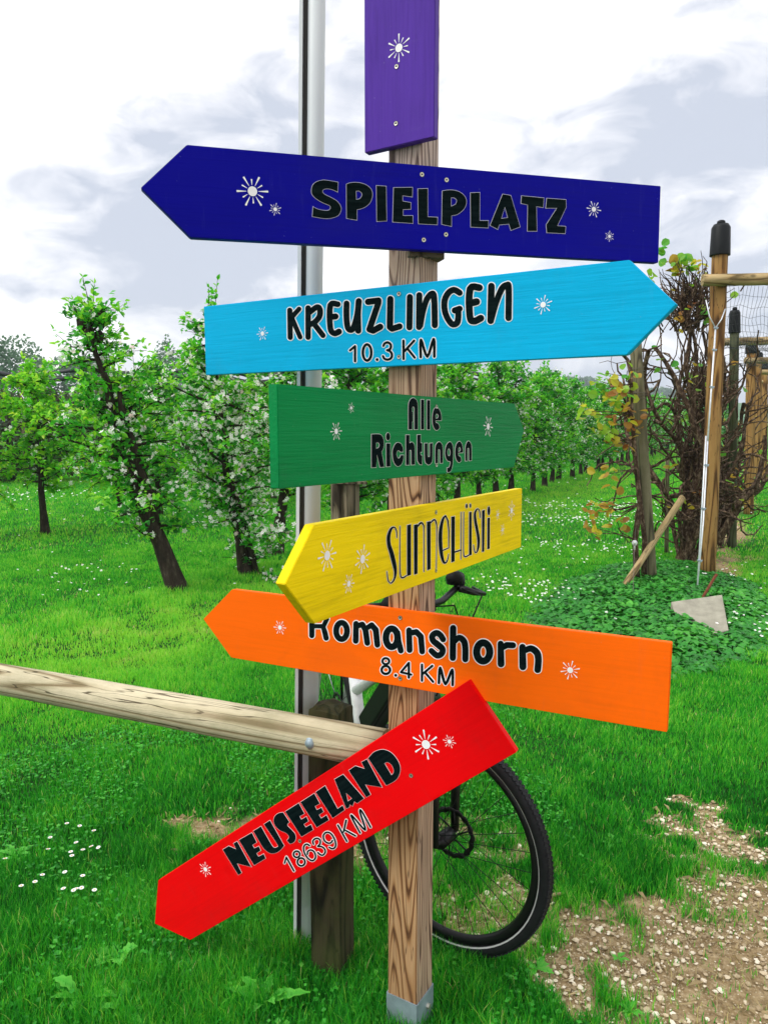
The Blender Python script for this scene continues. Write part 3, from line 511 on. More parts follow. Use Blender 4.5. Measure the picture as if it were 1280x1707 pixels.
def sun_mark(x,y,r,rot,parent,M):
    vs=[(x+.3*r*math.cos(k*math.pi/12),y+.3*r*math.sin(k*math.pi/12),.0008) for k in range(24)]; fs=[tuple(range(24))]
    for k in range(12):
        a=rot+k*math.pi/6; l=r*(1. if k%2==0 else .74); w0=.012*r; w1=r*(.062 if k%2==0 else .045); c,s_=math.cos(a),math.sin(a); r0=.37*r
        P=[(r0,-w0),(l-w1*.5,-w1),(l-w1*.1,-w1*.7),(l,0),(l-w1*.1,w1*.7),(l-w1*.5,w1),(r0,w0)]
        o=len(vs); vs+=[(x+p*c-q*s_,y+p*s_+q*c,.0008) for p,q in P]; fs.append(tuple(range(o,o+7)))
    me=bpy.data.meshes.new('sun_mark'); me.from_pydata(vs,[],fs); me.materials.append(M_['white_ink']); return link(bpy.data.objects.new('sun_mark',me),parent,M)
def screw(x,y,parent,M):
    mb=MB(); n=14; R_=.0047
    ring=lambda r,z:[(x+r*math.cos(2*math.pi*k/n),y+r*math.sin(2*math.pi*k/n),z) for k in range(n)]
    o=ring(R_*1.25,.0004)+ring(R_*1.05,.0003)+ring(R_,.0016)+ring(R_*.5,.0013)+ring(R_*.45,.0006)
    mb.add(o,[(a*n+k,a*n+(k+1)%n,(a+1)*n+(k+1)%n,(a+1)*n+k) for a in range(4) for k in range(n)]); mb.add(ring(R_*.45,.0006),[tuple(range(n))]); mb.m=[1]*n+[0]*(2*n)+[1]*n+[1]  # drive recess coloured near-black for its shade
    return mb.build('screw',[M_['screw'],M_['dark']],parent,M,world=False,smooth=False)
PAINT={'blue':((.0,.0,.27),'dark blue arrow board pointing left, lettered SPIELPLATZ'),'cyan':((.002,.42,.74),'sky blue arrow board pointing right, lettered KREUZLINGEN 10.3 KM'),
'green':((.003,.23,.06),'green arrow board pointing right, lettered Alle Richtungen'),'yellow':((.86,.66,.003),'yellow arrow board pointing left, lettered Sunnehüsli'),
'orange':((.93,.135,.002),'orange arrow board pointing left, lettered Romanshorn 8.4 KM'),'red':((.80,.001,.003),'red slanting arrow board pointing down left, lettered NEUSEELAND 18639 KM')}
for ci,(c,(rgb,lab)) in enumerate(PAINT.items()):
    Bd=BOARDS[c]; H=Bd['H']/2; uL,uR=Bd['uL'],Bd['uR']; tx,ty=Bd['tip']
    poly=[(uL,H),(uR,H),(uR,-H),(uL,-H)] 
    if tx>uR: poly=[(uL,-H),(uR,-H),(tx,ty),(uR,H),(uL,H)]
    else: poly=[(uR,-H),(uR,H),(uL,H),(tx,ty),(uL,-H)]
    M=frame(Bd['C'],Bd['a'],Bd['b'],Bd['n'])
    mt=painted('paint_'+c,rgb,0,worn=1 if c=='yellow' else 0,var={'yellow':.16,'blue':.07,'red':.05,'orange':.05,'cyan':.07}.get(c,.12),wear=tuple(min(1,q*.7+.12) for q in rgb),bstr={'green':.5,'cyan':.28,'yellow':.3}.get(c,.15))
    o=bevelled('direction_board',poly,.022,mt,root,M,.0014); o['label']=lab
    for (nm,sh,ol,shapes) in GLY[c]: 
        lt=lettering('lettering',shapes,ol,Bd['sheets'][sh],o,M)
    for i,(x,y,r) in enumerate(Bd['suns']): sun_mark(x,y,r*1.02,[.05,.3,-.1,.5,.2,.1][i],o,M)
    for x,y in Bd['screws']: screw(x,y,o,M)
yw=math.radians(-28); nn=(math.sin(yw),-math.cos(yw),0); M=frame((.03960646,1.86907662,2.6),(math.cos(yw),math.sin(yw),0),(0,0,1),nn)
o=bevelled('direction_board',[(-.0975,-.3145),(.0845,-.3074),(.0855,.85),(-.006,.95),(-.0985,.85)],.022,painted('paint_purple',(.09,.035,.34),1,var=.12,wear=(.45,.4,.55),bstr=.45),root,M,.0016); o['label']='purple upright board with a white sun'
sun_mark(-.0057,-.098,.031,.0+math.pi/2,o,M); screw(-.0118,-.1371,o,M); screw(-.0131,-.2621,o,M)
# wedge behind the blue board
Bd=BOARDS['blue']; M=frame(Bd['C'],Bd['a'],Bd['b'],Bd['n'])
cs=bevelled('backing_block',[(-.03,-.105),(.058,-.105),(.058,.06),(-.03,.06)],.02,M_['greypost'],root,M@Matrix.Translation((0,0,-.0235)),.0012)
bevelled('backing_block',[(.038,-.104),(.066,-.104),(.066,.055),(.038,.055)],.04,M_['greypost'],root,M@Matrix.Translation((0,0,-.0445)),.0012)
# ------------------------------------------------------------ log barrier
def cyl(name,p0,p1,r0,r1,mt,parent=None,n=20,rings=14,wob=.02,cap=True,M=None,bend=0.):
    """round timber; local z runs along it so the grain follows"""
    p0=Vector(p0);p1=Vector(p1); d=p1-p0; L_=d.length; Mx=Matrix.Translation(p0)@d.to_track_quat('Z','Y').to_matrix().to_4x4()
    vs=[];ph=random.uniform(0,99)
    for i in range(rings+1):
        u=i/rings; r=r0+(r1-r0)*u; ox=bend*math.sin(u*math.pi)
        for k in range(n):
            a=2*math.pi*k/n; rr=r*(1+wob*math.sin(3*a+ph+u*2)+wob*.7*math.sin(u*9+ph+a)+wob*.4*math.sin(u*31+a*2)); vs.append((ox+rr*math.cos(a),rr*math.sin(a),u*L_))
    fs=[(i*n+k,i*n+(k+1)%n,(i+1)*n+(k+1)%n,(i+1)*n+k) for i in range(rings) for k in range(n)]
    ce=len(vs); vs+=[(0,0,.002),(0,0,L_-.002+.002)]; fs+=[(ce,(k+1)%n,k) for k in range(n)]+[(ce+1,rings*n+k,rings*n+(k+1)%n) for k in range(n)]
    me=bpy.data.meshes.new(name); me.from_pydata(vs,[],fs); me.materials.append(mt); me.polygons.foreach_set('use_smooth',[True]*(rings*n)+[False]*(2*n))
    return link(bpy.data.objects.new(name,me),parent,Mx)
LG0=at_z(0,1131,.776); LG1=at_z(600,1241,.776); LD=(LG1-LG0).normalized()
lroot=thing('log_barrier',(-.16,2.09,0),'knee-high barrier of a pale round log bolted to a mossy square post','fence')
rail=cyl('rail',LG0-LD*1.2,LG1+LD*.075,.050,.0535,M_['rail'],lroot,28,40,.018)
MPC=Vector((-.155,2.135,0))
Mm=Matrix.Translation(MPC)@Matrix.Rotation(math.radians(-24),4,'Z')
bm=bmesh.new(); q=.052; bmesh.ops.create_grid(bm,x_segments=1,y_segments=1,size=1); bm.free()
mb=MB(); zs=[-.05]+[.06*i for i in range(14)]+[.812]
n_=12
def sqring(z,k_,top=0):
    o=[]
    for (ax,ay,bx,by) in ((-1,-1,1,-1),(1,-1,1,1),(1,1,-1,1),(-1,1,-1,-1)):
        for j in range(3):
            u=j/3; x=ax+(bx-ax)*u; y=ay+(by-ay)*u
            if j==0: x*=.93;y*=.93
            w=1+.02*math.sin(z*9+ax*3+j)+random.uniform(-.008,.008); o.append((x*q*k_*w,y*q*k_*w,z+(random.uniform(-.006,.006) if top else 0)))
    return o
R_=[sqring(z,1) for z in zs]+[sqring(.822,.97,1),sqring(.826,.7,1),sqring(.829,.4,1)]
vs=[p for r in R_ for p in r]; fs=[(i*12+k,i*12+(k+1)%12,(i+1)*12+(k+1)%12,(i+1)*12+k) for i in range(len(R_)-1) for k in range(12)]; fs.append(tuple((len(R_)-1)*12+k for k in range(12)))
mb.add(vs,fs); mb.build('post',M_['mossy'],lroot,Mm,world=False,smooth=False)
bp=at_y(534,1242,LG1.y+.06); nrm=(Vector((0,0,CH))-bp).normalized(); nrm=Vector((LD.y,-LD.x,0)); 
ctr=LG0+LD*((bp-LG0).dot(LD)); bp=ctr+nrm*.049
mb=MB(); mb.tube([bp,bp+nrm*.003,bp+nrm*.007,bp+nrm*.010],[.0145,.0142,.010,.002],14); mb.tube([bp-nrm*.001,bp+nrm*.0015],[.017,.017],16); mb.build('bolt',M_['zinc'],lroot)
# ------------------------------------------------------------ aluminium pole
pt=at_y(522.5,0,2.24); pb=at_y(509,1640,2.24); up=(pt-pb).normalized(); pb=pb-up*.08; pt=pt+up*1.6
proot=thing('metal_pole',pb,'tall pale aluminium pole with a slot down its side, behind the mossy post','pole')
_x=(Vector((1,0,0))-up*up.x).normalized(); Mp=frame(pb,_x,up.cross(_x),up)
Lp=(pt-pb).length
def prof(name,pts,mt,parent,M,L_):
    n=len(pts); vs=[(x,y,z) for z in (0,L_) for x,y in pts]; fs=[(k,(k+1)%n,n+(k+1)%n,n+k) for k in range(n)]+[tuple(range(n))[::-1],tuple(range(n,2*n))]
    me=bpy.data.meshes.new(name); me.from_pydata(vs,[],fs); me.materials.append(mt); me.polygons.foreach_set('use_smooth',[n>8]*n+[False]*2); return link(bpy.data.objects.new(name,me),parent,M)
prof('tube',[(.0265*math.cos(a*math.pi/16)+.007,.0265*math.sin(a*math.pi/16)) for a in range(32)],M_['alu'],proot,Mp,Lp)
prof('channel',[(-.036,-.024),(-.0262,-.027),(-.0262,.02),(-.036,.02)],M_['alu'],proot,Mp,Lp)
prof('slot_shade',[(-.0236,-.018),(-.0125,-.018),(-.0125,.014),(-.0236,.014)],M_['dark'],proot,Mp,Lp)  # dark strip in the slot, its shade put in as colour
# ------------------------------------------------------------ weathered stump with cap
q0=at_z(577,1060); r_=.107
oroot=thing('weathered_post',q0,'thick split weathered post with a flat grey lid, seen between green and yellow boards','post')
zt=at_y(577,806,q0.y).z
bm=bmesh.new(); bmesh.ops.create_cone(bm,cap_ends=True,segments=40,radius1=r_*1.04,radius2=r_,depth=zt); bmesh.ops.translate(bm,verts=bm.verts,vec=(0,0,zt/2)); bmesh.ops.subdivide_edges(bm,edges=[e for e in bm.edges if abs(e.verts[0].co.z-e.verts[1].co.z)>.5],cuts=24)
for v in bm.verts:
    a=math.atan2(v.co.y,v.co.x); d=0
    for a0,wd,dp in ((-1.75,.42,.05),(-2.3,.1,.02),(-1.15,.12,.02),(.4,.2,.03)):
        x=(a-a0+math.pi)%(2*math.pi)-math.pi
        x+=.06*math.sin(v.co.z*7+a0*4)
        d+=dp*max(0,1-abs(x)/wd)
    k=1-d/r_+.015*math.sin(a*9+v.co.z*3); v.co.x*=k; v.co.y*=k
me=bpy.data.meshes.new('post'); bm.to_mesh(me); bm.free(); me.materials.append(M_['greypost']); link(bpy.data.objects.new('post',me),oroot,Matrix.Translation(q0))
mb=MB(); R3=Matrix.Rotation(.3,3,'Z')@Matrix.Rotation(.04,3,'Y'); mb.box(q0+Vector((.03,-.01,zt+.012)),(.23,.19,.018),R3); mb.build('lid',M_['greypost'],oroot,smooth=False)
# ------------------------------------------------------------ bicycle
rh=at_z(549,1187,.36); fh=at_z(741,1397,.36); bh=Vector((fh.x-rh.x,fh.y-rh.y,0)).normalized(); bn=Vector((bh.y,-bh.x,0))  # bn: rider's right
broot=thing('bicycle',(rh.x,rh.y,0),'white electric trekking bicycle parked behind the signpost, front wheel turned','bicycle')
def tubeP(name,pts,rad,mt,parent=broot,n=12): 
    mb=MB(); mb.tube(pts,rad,n); return mb.build(name,mt,parent)
def wheel(c,fwd):
    M=frame(c,fwd,Vector((0,0,1)).cross(fwd)*-1,(0,0,1)); M=Matrix(((fwd.x,-fwd.y,0,c.x),(fwd.y,fwd.x,0,c.y),(0,0,1,c.z),(0,0,0,1)))
    hub=MB(); hub.tube([M@Vector((0,y,0)) for y in(-.05,-.034,-.03,.03,.034,.05)],[.010,.011,.024,.024,.014,.010],16); w=hub.build('wheel_hub',M_['blackmetal'],broot)
    mb=MB(); mb.ring(.3405,.0195,M,72,12); W0=mb.build('tyre',M_['rubber'],w)
    mb=MB()
    # tread blocks
    for i in range(150):
        a=2*math.pi*i/150
        for sgy in (-1,1):
            R3=M.to_3x3()@Matrix.Rotation(-a,3,'Y'); p=M@(Matrix.Rotation(-a,3,'Y')@Vector((.3598-.0015,sgy*.0085,0))); mb.box(p,(.004,.012,.0085),R3@Matrix.Rotation(sgy*.5,3,'X'))
    tag(mb.build('tread',M_['rubber'],w,smooth=False),None,None,None,'stuff')
    for sgy in (-1,1):
        mb=MB(); n=72; vs=[]
        for i in range(n):
            a=2*math.pi*i/n
            for rr,yy in ((.3265,.0155),(.3305,.0180)): vs.append(M@Vector((rr*math.cos(a),sgy*yy,rr*math.sin(a))))
        mb.add(vs,[(2*i,2*i+1,(2*i+3)%(2*n),(2*i+2)%(2*n)) if sgy<0 else (2*i,(2*i+2)%(2*n),(2*i+3)%(2*n),2*i+1) for i in range(n)]); mb.build('reflective_stripe',M_['reflect'],w)
    mb=MB(); n=72; vs=[]
    pr=[(.3235,.012),(.303,.0105),(.2965,.0),(.303,-.0105),(.3235,-.012)]
    for i in range(n):
        a=2*math.pi*i/n
        for rr,yy in pr: vs.append(M@Vector((rr*math.cos(a),yy,rr*math.sin(a))))
    mb.add(vs,[(i*5+j,i*5+(j+1)%5,((i+1)%n)*5+(j+1)%5,((i+1)%n)*5+j) for i in range(n) for j in range(5)]); mb.build('rim',M_['blackmetal'],w)
    for i in range(32):
        a=2*math.pi*i/32; sgy=1 if i%2 else -1; tw=(1 if (i//2)%2 else -1)*1.15
        p0=M@Vector((.022*math.cos(a+tw),sgy*.03,.022*math.sin(a+tw))); p1=M@Vector((.299*math.cos(a),sgy*.002,.299*math.sin(a)))
        tubeP('spoke',[p0,p1],.0011,M_['blackmetal'],w,4)
    mb=MB(); yd=.04; n=48; vs=[]
    for i in range(n):
        a=2*math.pi*i/n
        for rr in (.066+.003*math.sin(i*math.pi/2),.082+.0025*math.sin(i*math.pi/1.5)):
            for y in (yd,yd+.0018): vs.append(M@Vector((rr*math.cos(a),y,rr*math.sin(a))))
    mb.add(vs,[(i*4+j0,((i+1)%n)*4+j0,((i+1)%n)*4+j1,i*4+j1) for i in range(n) for j0,j1 in ((0,2),(3,1),(2,3),(1,0))])
    for i in range(6):
        a=i*math.pi/3; mb.tube([M@Vector((.02*math.cos(a),yd+.001,.02*math.sin(a))),M@Vector((.07*math.cos(a+.4),yd+.001,.07*math.sin(a+.4)))],.003,4)
    mb.build('brake_disc',M_['blackmetal'],w); return w,M
fw=Vector((.79,-.613,0)).normalized(); wf,MF=wheel(fh,fw)
wr,MR=wheel(rh,bh)
UP=Vector((0,0,1))
bb=rh+bh*.44+UP*(-.07); st=bb-bh*.20+UP*.56; fa=fh-fw*.0
hb=fh-bh*.14+UP*.42; ht=hb-bh*.045+UP*.17
tubeP('down_tube',[hb+UP*.03,bb+bh*.05+UP*.02],.026,M_['whitepaint'])
tubeP('top_tube',[ht-UP*.03,bb-bh*.11+UP*.28],.022,M_['whitepaint'])
tubeP('seat_tube',[bb,st],.024,M_['whitepaint'])
tubeP('head_tube',[hb,ht],.024,M_['whitepaint'])
for s_ in (-1,1):
    tubeP('chain_stay',[bb+bn*s_*.03,bb-bh*.2+bn*s_*.055+UP*.03,rh+bn*s_*.066],.011,M_['whitepaint']); tubeP('seat_stay',[bb-bh*.15+UP*.42+bn*s_*.02,rh+bn*s_*.064+UP*.33+bh*.1,rh+bn*s_*.072],.012,M_['whitepaint'])
fr=Vector((fw.y,-fw.x,0)); cr_=hb+UP*(-.035)
tubeP('fork_crown',[cr_-fr*.062,cr_+UP*.015,cr_+fr*.062],.019,M_['blackmetal'])
for s_ in (-1,1): tubeP('fork_leg',[cr_+fr*s_*.06,fh+UP*.2+fr*s_*.06,fh+fr*s_*.058],[.017,.017,.013],M_['blackmetal'])
sm=ht+UP*.06; tubeP('stem',[ht,ht+UP*.09,sm+UP*.05+fw*.05],.016,M_['blackmetal'])
hbc=sm+UP*.06+fw*.05
bar=tubeP('handlebar',[hbc-fr*.31-fw*.10+UP*.02,hbc-fr*.2-fw*.03+UP*.02,hbc-fr*.05,hbc+fr*.05,hbc+fr*.2-fw*.03+UP*.02,hbc+fr*.31-fw*.10+UP*.02],.011,M_['blackmetal'])
for s_ in (-1,1):
    g0=hbc+fr*s_*.20-fw*.03+UP*.02; g1=hbc+fr*s_*.325-fw*.107+UP*.02; tubeP('grip',[g0,(g0+g1)/2,g1],[.019,.021,.020],M_['blackplastic'],bar)
    tubeP('brake_lever',[g0-fr*s_*.03+fw*.02,g0+fw*.06-UP*.015,g0+fw*.065+fr*s_*.06-UP*.03,g1+fw*.055-UP*.03],[.014,.011,.007,.005],M_['blackmetal'],bar,8)
    tubeP('brake_cable',[g0-fr*s_*.03+fw*.03,hbc+fr*s_*.08+fw*.13+UP*.03,hbc+fw*.12-UP*.08,hb+fw*.04],.0028,M_['blackplastic'],bar,6)
    tubeP('bell' if s_>0 else 'display',[g0-fr*s_*.03+UP*.012,g0-fr*s_*.03+UP*.035,g0-fr*s_*.03+UP*.055],[.026,.030,.018],M_['blackplastic'],bar,14)
tubeP('headlight',[hbc+fw*.02-UP*.07,hbc+fw*.05-UP*.07,hbc+fw*.085-UP*.07],[.014,.024,.027],M_['blackplastic'])
tubeP('lamp',[hbc+fr*.14+fw*.03+UP*.0,hbc+fr*.14+fw*.075+UP*.0,hbc+fr*.14+fw*.085],[.018,.024,.022],M_['steel'])
tubeP('cover',[hbc+fr*.03+UP*.03,hbc+fr*.10+UP*.05,hbc+fr*.17-fw*.01+UP*.045,hbc+fr*.22-fw*.03+UP*.02],[.03,.045,.04,.02],M_['blackplastic'])
mb=MB(); dt=(hb+UP*.03-bb).normalized(); bc=(hb+bb)/2-bh*.07+UP*.10; Rb=Matrix((bn,dt,bn.cross(dt))).transposed(); mb.box(bc-dt*.02,(.07,.40,.085),Rb); mb.box(bc-dt*.02+bn.cross(dt)*0,(.050,.415,.098),Rb)
o=mb.build('battery',M_['blackplastic'],broot,smooth=False); bv=o.modifiers.new('b','BEVEL'); bv.width=.008; bv.segments=3
tubeP('motor',[bb-bn*.05,bb-bn*.045,bb+bn*.045,bb+bn*.05],[.05,.075,.075,.05],M_['blackplastic'],broot,24)
mb=MB(); Mb=Matrix(((bh.x,bn.x,0,bb.x+bn.x*.06),(bh.y,bn.y,0,bb.y+bn.y*.06),(0,0,1,bb.z),(0,0,0,1))); mb.ring(.075,.006,Mb,40,6); mb.ring(.03,.008,Mb,20,6); mb.build('chainring',M_['blackmetal'],broot)
tubeP('crank',[bb+bn*.075,bb+bn*.08-UP*.16-bh*.05],[.012,.010],M_['blackmetal']); tubeP('crank',[bb-bn*.065,bb-bn*.075+UP*.16+bh*.05],[.012,.010],M_['blackmetal'])
for q_ in (bb+bn*.125-UP*.16-bh*.05,bb-bn*.12+UP*.16+bh*.05):
    mb=MB(); mb.box(q_,(.09,.085,.022),Matrix((bn,bh,UP)).transposed()); mb.build('pedal',M_['blackplastic'],broot,smooth=False)
for i in range(7): 
    rr=.055-.004*i; tubeP('sprocket',[rh+bn*(.028+.004*i),rh+bn*(.0295+.004*i)],rr,M_['blackmetal'],wr,22)
tubeP('derailleur',[rh+bn*.07-UP*.02,rh+bn*.06-UP*.08,rh+bn*.055-UP*.15+bh*.03],[.014,.012,.010],M_['blackmetal'])
mb=MB(); ch0=[bb+bn*.06+UP*.075,rh+bn*.045+UP*.05]; ch1=[bb+bn*.06-UP*.075,rh+bn*.05-UP*.15+bh*.03]; mb.tube(ch0,.003,4); mb.tube(ch1,.003,4); mb.build('chain',M_['blackmetal'],broot)
tubeP('seat_post',[st,st-bh*.06+UP*.15],.014,M_['blackmetal']); sp=st-bh*.06+UP*.16
mb=MB(); vs=[];n=10
prf=[(-.13,.07,.0),(-.10,.085,.02),(-.03,.07,.012),(.05,.032,.008),(.12,.02,.005),(.15,.008,-.006)]
for x,w_,z in prf:
    for k in range(n):
        a=2*math.pi*k/n; vs.append(sp+bh*x+bn*w_*math.cos(a)+UP*(z+.025*math.sin(a)))
mb.add(vs,[(i*n+k,i*n+(k+1)%n,(i+1)*n+(k+1)%n,(i+1)*n+k) for i in range(len(prf)-1) for k in range(n)]+[tuple(range(n))[::-1]]); mb.build('saddle',M_['blackplastic'],broot)
for wc,wd,a0,a1 in ((rh,bh,.3,3.3),):
    mb=MB(); vs=[];n=26
    for i in range(n+1):
        a=a0+(a1-a0)*i/n
        for y,rr in ((-.028,.37),(-.02,.385),(.02,.385),(.028,.37)): vs.append(wc+wd*(rr*math.cos(a))+UP*(rr*math.sin(a))+Vector((wd.y,-wd.x,0))*y)
    mb.add(vs,[(i*4+j,i*4+j+1,(i+1)*4+j+1,(i+1)*4+j) for i in range(n) for j in range(3)]); mb.build('mudguard',M_['blackplastic'],broot)
    for s_ in (-1,1): tubeP('mudguard_stay',[rh+bn*s_*.05,rh-bh*.26+UP*.27+bn*s_*.03],.0022,M_['steel'])
# carrier
for s_ in (-1,1): tubeP('carrier_rail',[rh+bn*s_*.06,rh+bn*s_*.065+UP*.41-bh*.02,rh-bh*.2+bn*s_*.06+UP*.42],.006,M_['blackmetal'])
tubeP('carrier_rail',[rh-bh*.2-bn*.06+UP*.42,rh-bh*.2+bn*.06+UP*.42],.006,M_['blackmetal'])
tubeP('kickstand',[rh+bh*.12-bn*.08-UP*.03,rh+bh*.02-bn*.2-UP*.35],[.010,.007],M_['blackmetal'])
# ------------------------------------------------------------ foliage helpers
def unit(a): return a/np.maximum(np.linalg.norm(a,axis=1,keepdims=True),1e-9)
def leaves(P,D,Nrm,Lh,Wd,fold=.18,droop=.12):
    """pointed leaves: P base, D direction, N face normal, length, width -> verts, tris"""
    D=unit(D); S=unit(np.cross(D,Nrm)); Nn=np.cross(S,D); L_=Lh[:,None]; w=Wd[:,None]*.5
    m1=P+D*L_*.35; m2=P+D*L_*.68-Nn*L_*droop*.4; tip=P+D*L_-Nn*L_*droop
    V=np.stack([P,m1+S*w+Nn*w*fold*2,m1-S*w+Nn*w*fold*2,m2+S*w*.8+Nn*w*fold,m2-S*w*.8+Nn*w*fold,tip,(m1+m2)/2],1)
    n=len(P); o=(np.arange(n)*7)[:,None,None]
    T=np.array([[0,6,1],[0,2,6],[1,6,3],[2,4,6],[3,6,5],[4,5,6]])[None]
    return V.reshape(-1,3),(T+o).reshape(-1,3)
def leaves2(P,D,Nrm,Lh,Wd,fold=.2):
    D=unit(D); S=unit(np.cross(D,Nrm)); Nn=np.cross(S,D); L_=Lh[:,None]; w=Wd[:,None]*.5
    V=np.stack([P,P+D*L_*.5+S*w+Nn*w*fold,P+D*L_-Nn*L_*.1,P+D*L_*.5-S*w+Nn*w*fold],1); n=len(P); o=(np.arange(n)*4)[:,None,None]
    return V.reshape(-1,3),(np.array([[0,2,1],[0,3,2]])[None]+o).reshape(-1,3)
def flowers(P,Nrm,R):
    """five separate petals round a centre"""
    n=len(P); Nn=unit(Nrm); A=unit(np.cross(Nn,np.tile([[.3,.2,.9]],(n,1))+RNG.normal(0,.3,(n,3)))); B=np.cross(Nn,A); V=[];F=[]
    for k in range(5):
        a=2*math.pi*k/5; d=A*math.cos(a)+B*math.sin(a); s=-A*math.sin(a)+B*math.cos(a); r=R[:,None]
        V+=[P,P+d*r*.6+s*r*.36+Nn*r*.25,P+d*r*1.+Nn*r*.35,P+d*r*.6-s*r*.36+Nn*r*.25]
    V=np.stack(V,1); o=(np.arange(n)*20)[:,None,None]; T=np.array([[4*k,4*k+1,4*k+2] for k in range(5)]+[[4*k,4*k+2,4*k+3] for k in range(5)])[None]
    return V.reshape(-1,3),(T+o).reshape(-1,3)
def tree(name,label,H=2.9,leader=None,second=None,kind='apple',seed=1,width=.75,nbr=34,zlow=.75,dens=1.,bloss=1.,group=None,whip=True,r0=.055,knob=False,leaflen=.062):
    random.seed(seed); rng=np.random.default_rng(seed); root=thing(name,(0,0,0),label,'tree',group)
    if leader is None:
        a=random.uniform(0,6.28); l=random.uniform(.0,.25); leader=[(math.cos(a)*l*u*u*1.0+random.uniform(-.03,.03)*(u>0),math.sin(a)*l*u*u+random.uniform(-.03,.03)*(u>0),H*.93*u) for u in (0,.15,.3,.45,.6,.75,.9,1)]
    leader=[Vector(p) for p in leader]; tr=MB()
    def rad(z): return max(.009,r0*(1-z/H)**.7)
    ld=[leader[0]+Vector((0,0,-.06))]+leader; tr.tube(ld,[r0*1.7]+[rad(p.z)*(1.35 if i==0 else 1)*(1+random.uniform(-.1,.15)) for i,p in enumerate(leader)],9,jit=.12)
    if second: tr.tube([Vector(p) for p in second],[r0*.62*(1-.6*i/len(second)) for i in range(len(second))],7,jit=.1)
    if knob:
        for _ in range(9): 
            c=leader[-1]+Vector((random.uniform(-.09,.09),random.uniform(-.07,.07),random.uniform(-.2,.04))); tr.tube([c-Vector((0,0,.07)),c-Vector((0,0,.02)),c+Vector((.01,0,.04)),c+Vector((.015,0,.07))],[.02,.05,.045,.01],7,jit=.25)
    def at(z,path=leader):
        for i in range(len(path)-1):
            if path[i].z<=z<=path[i+1].z: u=(z-path[i].z)/max(path[i+1].z-path[i].z,1e-6); return path[i].lerp(path[i+1],u)
        return path[-1].copy()
    clumps=[]
    br=[]
    for i in range(nbr):
        u=(i+random.random()*.7)/nbr; z=zlow+(H*.97-zlow)*u**.92; a=i*2.4+random.uniform(-.6,.6)
        prof_=math.sin(min(1,(u+.22)/.62)*math.pi/2) if u<.4 else max(.22,1-(u-.4)/.6*.75)
        l=width*prof_*random.uniform(.6,1.15); br.append((at(z),a,l,random.uniform(.0,.55),u))
    if second:
        sp_=[Vector(p) for p in second]
        for i in range(nbr//3): u=random.random(); j=int(u*(len(sp_)-1)); br.append((sp_[j].lerp(sp_[min(j+1,len(sp_)-1)],random.random()),random.uniform(0,6.28),width*random.uniform(.35,.7),random.uniform(0,.5),.4))
    for base,a,l,rise,u in br:
        d=Vector((math.cos(a),math.sin(a),rise)); p=base.copy(); pts=[p.copy()]; ns=5
        for k in range(ns):
            d=(d+Vector((random.uniform(-.35,.35),random.uniform(-.35,.35),random.uniform(-.3,.22)))).normalized(); p=p+d*l/ns; pts.append(p.copy())
            clumps.append((p.copy(),d.copy(),(k+1)/ns,u))
            for _ in range(2):
                if random.random()<.8:
                    dd=(d+Vector((random.uniform(-1,1),random.uniform(-1,1),random.uniform(-.5,1)))).normalized(); ll=random.uniform(.06,.2); e_=p+dd*ll; tr.tube([p,e_],[.004,.002],3,cap=False); clumps.append((e_,dd,(k+1)/ns,u))
        r1=.012+.012*l; tr.tube(pts,[r1*(1-.75*k/ns) for k in range(ns+1)],5,cap=False,jit=.15)
    shoots=[]
    if whip:
        for _ in range(3 if not knob else 2):
            b0=leader[-1]+Vector((random.uniform(-.05,.05),random.uniform(-.05,.05),0)); dd=Vector((random.uniform(-.25,.25),random.uniform(-.25,.25),1)).normalized(); ll=random.uniform(.2,.42); e_=b0+dd*ll; tr.tube([b0,(b0+e_)/2+Vector((.01,0,0)),e_],[.006,.004,.002],4); 
            for k in range(6): shoots.append((b0.lerp(e_,(k+1)/6),dd,1,1.))
    # single leaves along thin shoots, whorls on the spurs
    P=[];D=[];T=[];Bp=[]
    for c,d,q,u in clumps:
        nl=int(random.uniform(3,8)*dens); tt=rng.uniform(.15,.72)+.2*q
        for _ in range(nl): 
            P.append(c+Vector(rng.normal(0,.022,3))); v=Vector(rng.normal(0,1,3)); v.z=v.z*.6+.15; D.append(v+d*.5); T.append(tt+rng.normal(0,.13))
        if bloss and rng.random()<.24*bloss*(1.25 if u<.6 else .7):
            for _ in range(rng.integers(3,7)): Bp.append(c+Vector(rng.normal(0,.032,3))+Vector((0,0,.015)))
    for c,d,q,u in shoots:
        for _ in range(3): P.append(c); D.append(Vector(rng.normal(0,1,3))+d*.8); T.append(rng.uniform(.4,.9))
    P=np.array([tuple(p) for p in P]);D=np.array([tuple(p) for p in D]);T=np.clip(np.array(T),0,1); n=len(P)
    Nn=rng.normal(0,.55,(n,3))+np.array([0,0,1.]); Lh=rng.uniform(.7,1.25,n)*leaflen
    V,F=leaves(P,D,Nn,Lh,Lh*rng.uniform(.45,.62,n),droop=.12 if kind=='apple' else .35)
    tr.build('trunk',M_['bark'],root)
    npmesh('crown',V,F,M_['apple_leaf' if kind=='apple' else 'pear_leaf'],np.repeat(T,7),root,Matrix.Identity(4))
    if Bp:
        Bp=np.array([tuple(p) for p in Bp]); nb=len(Bp); V,F=flowers(Bp,rng.normal(0,1,(nb,3))+np.array([0,-.2,.4]),rng.uniform(.021,.032,nb)); bo=npmesh('blossom',V,F,M_['blossom'],np.repeat(np.clip(rng.normal(.6,.3,nb),0,1),20),root,Matrix.Identity(4))
    return root
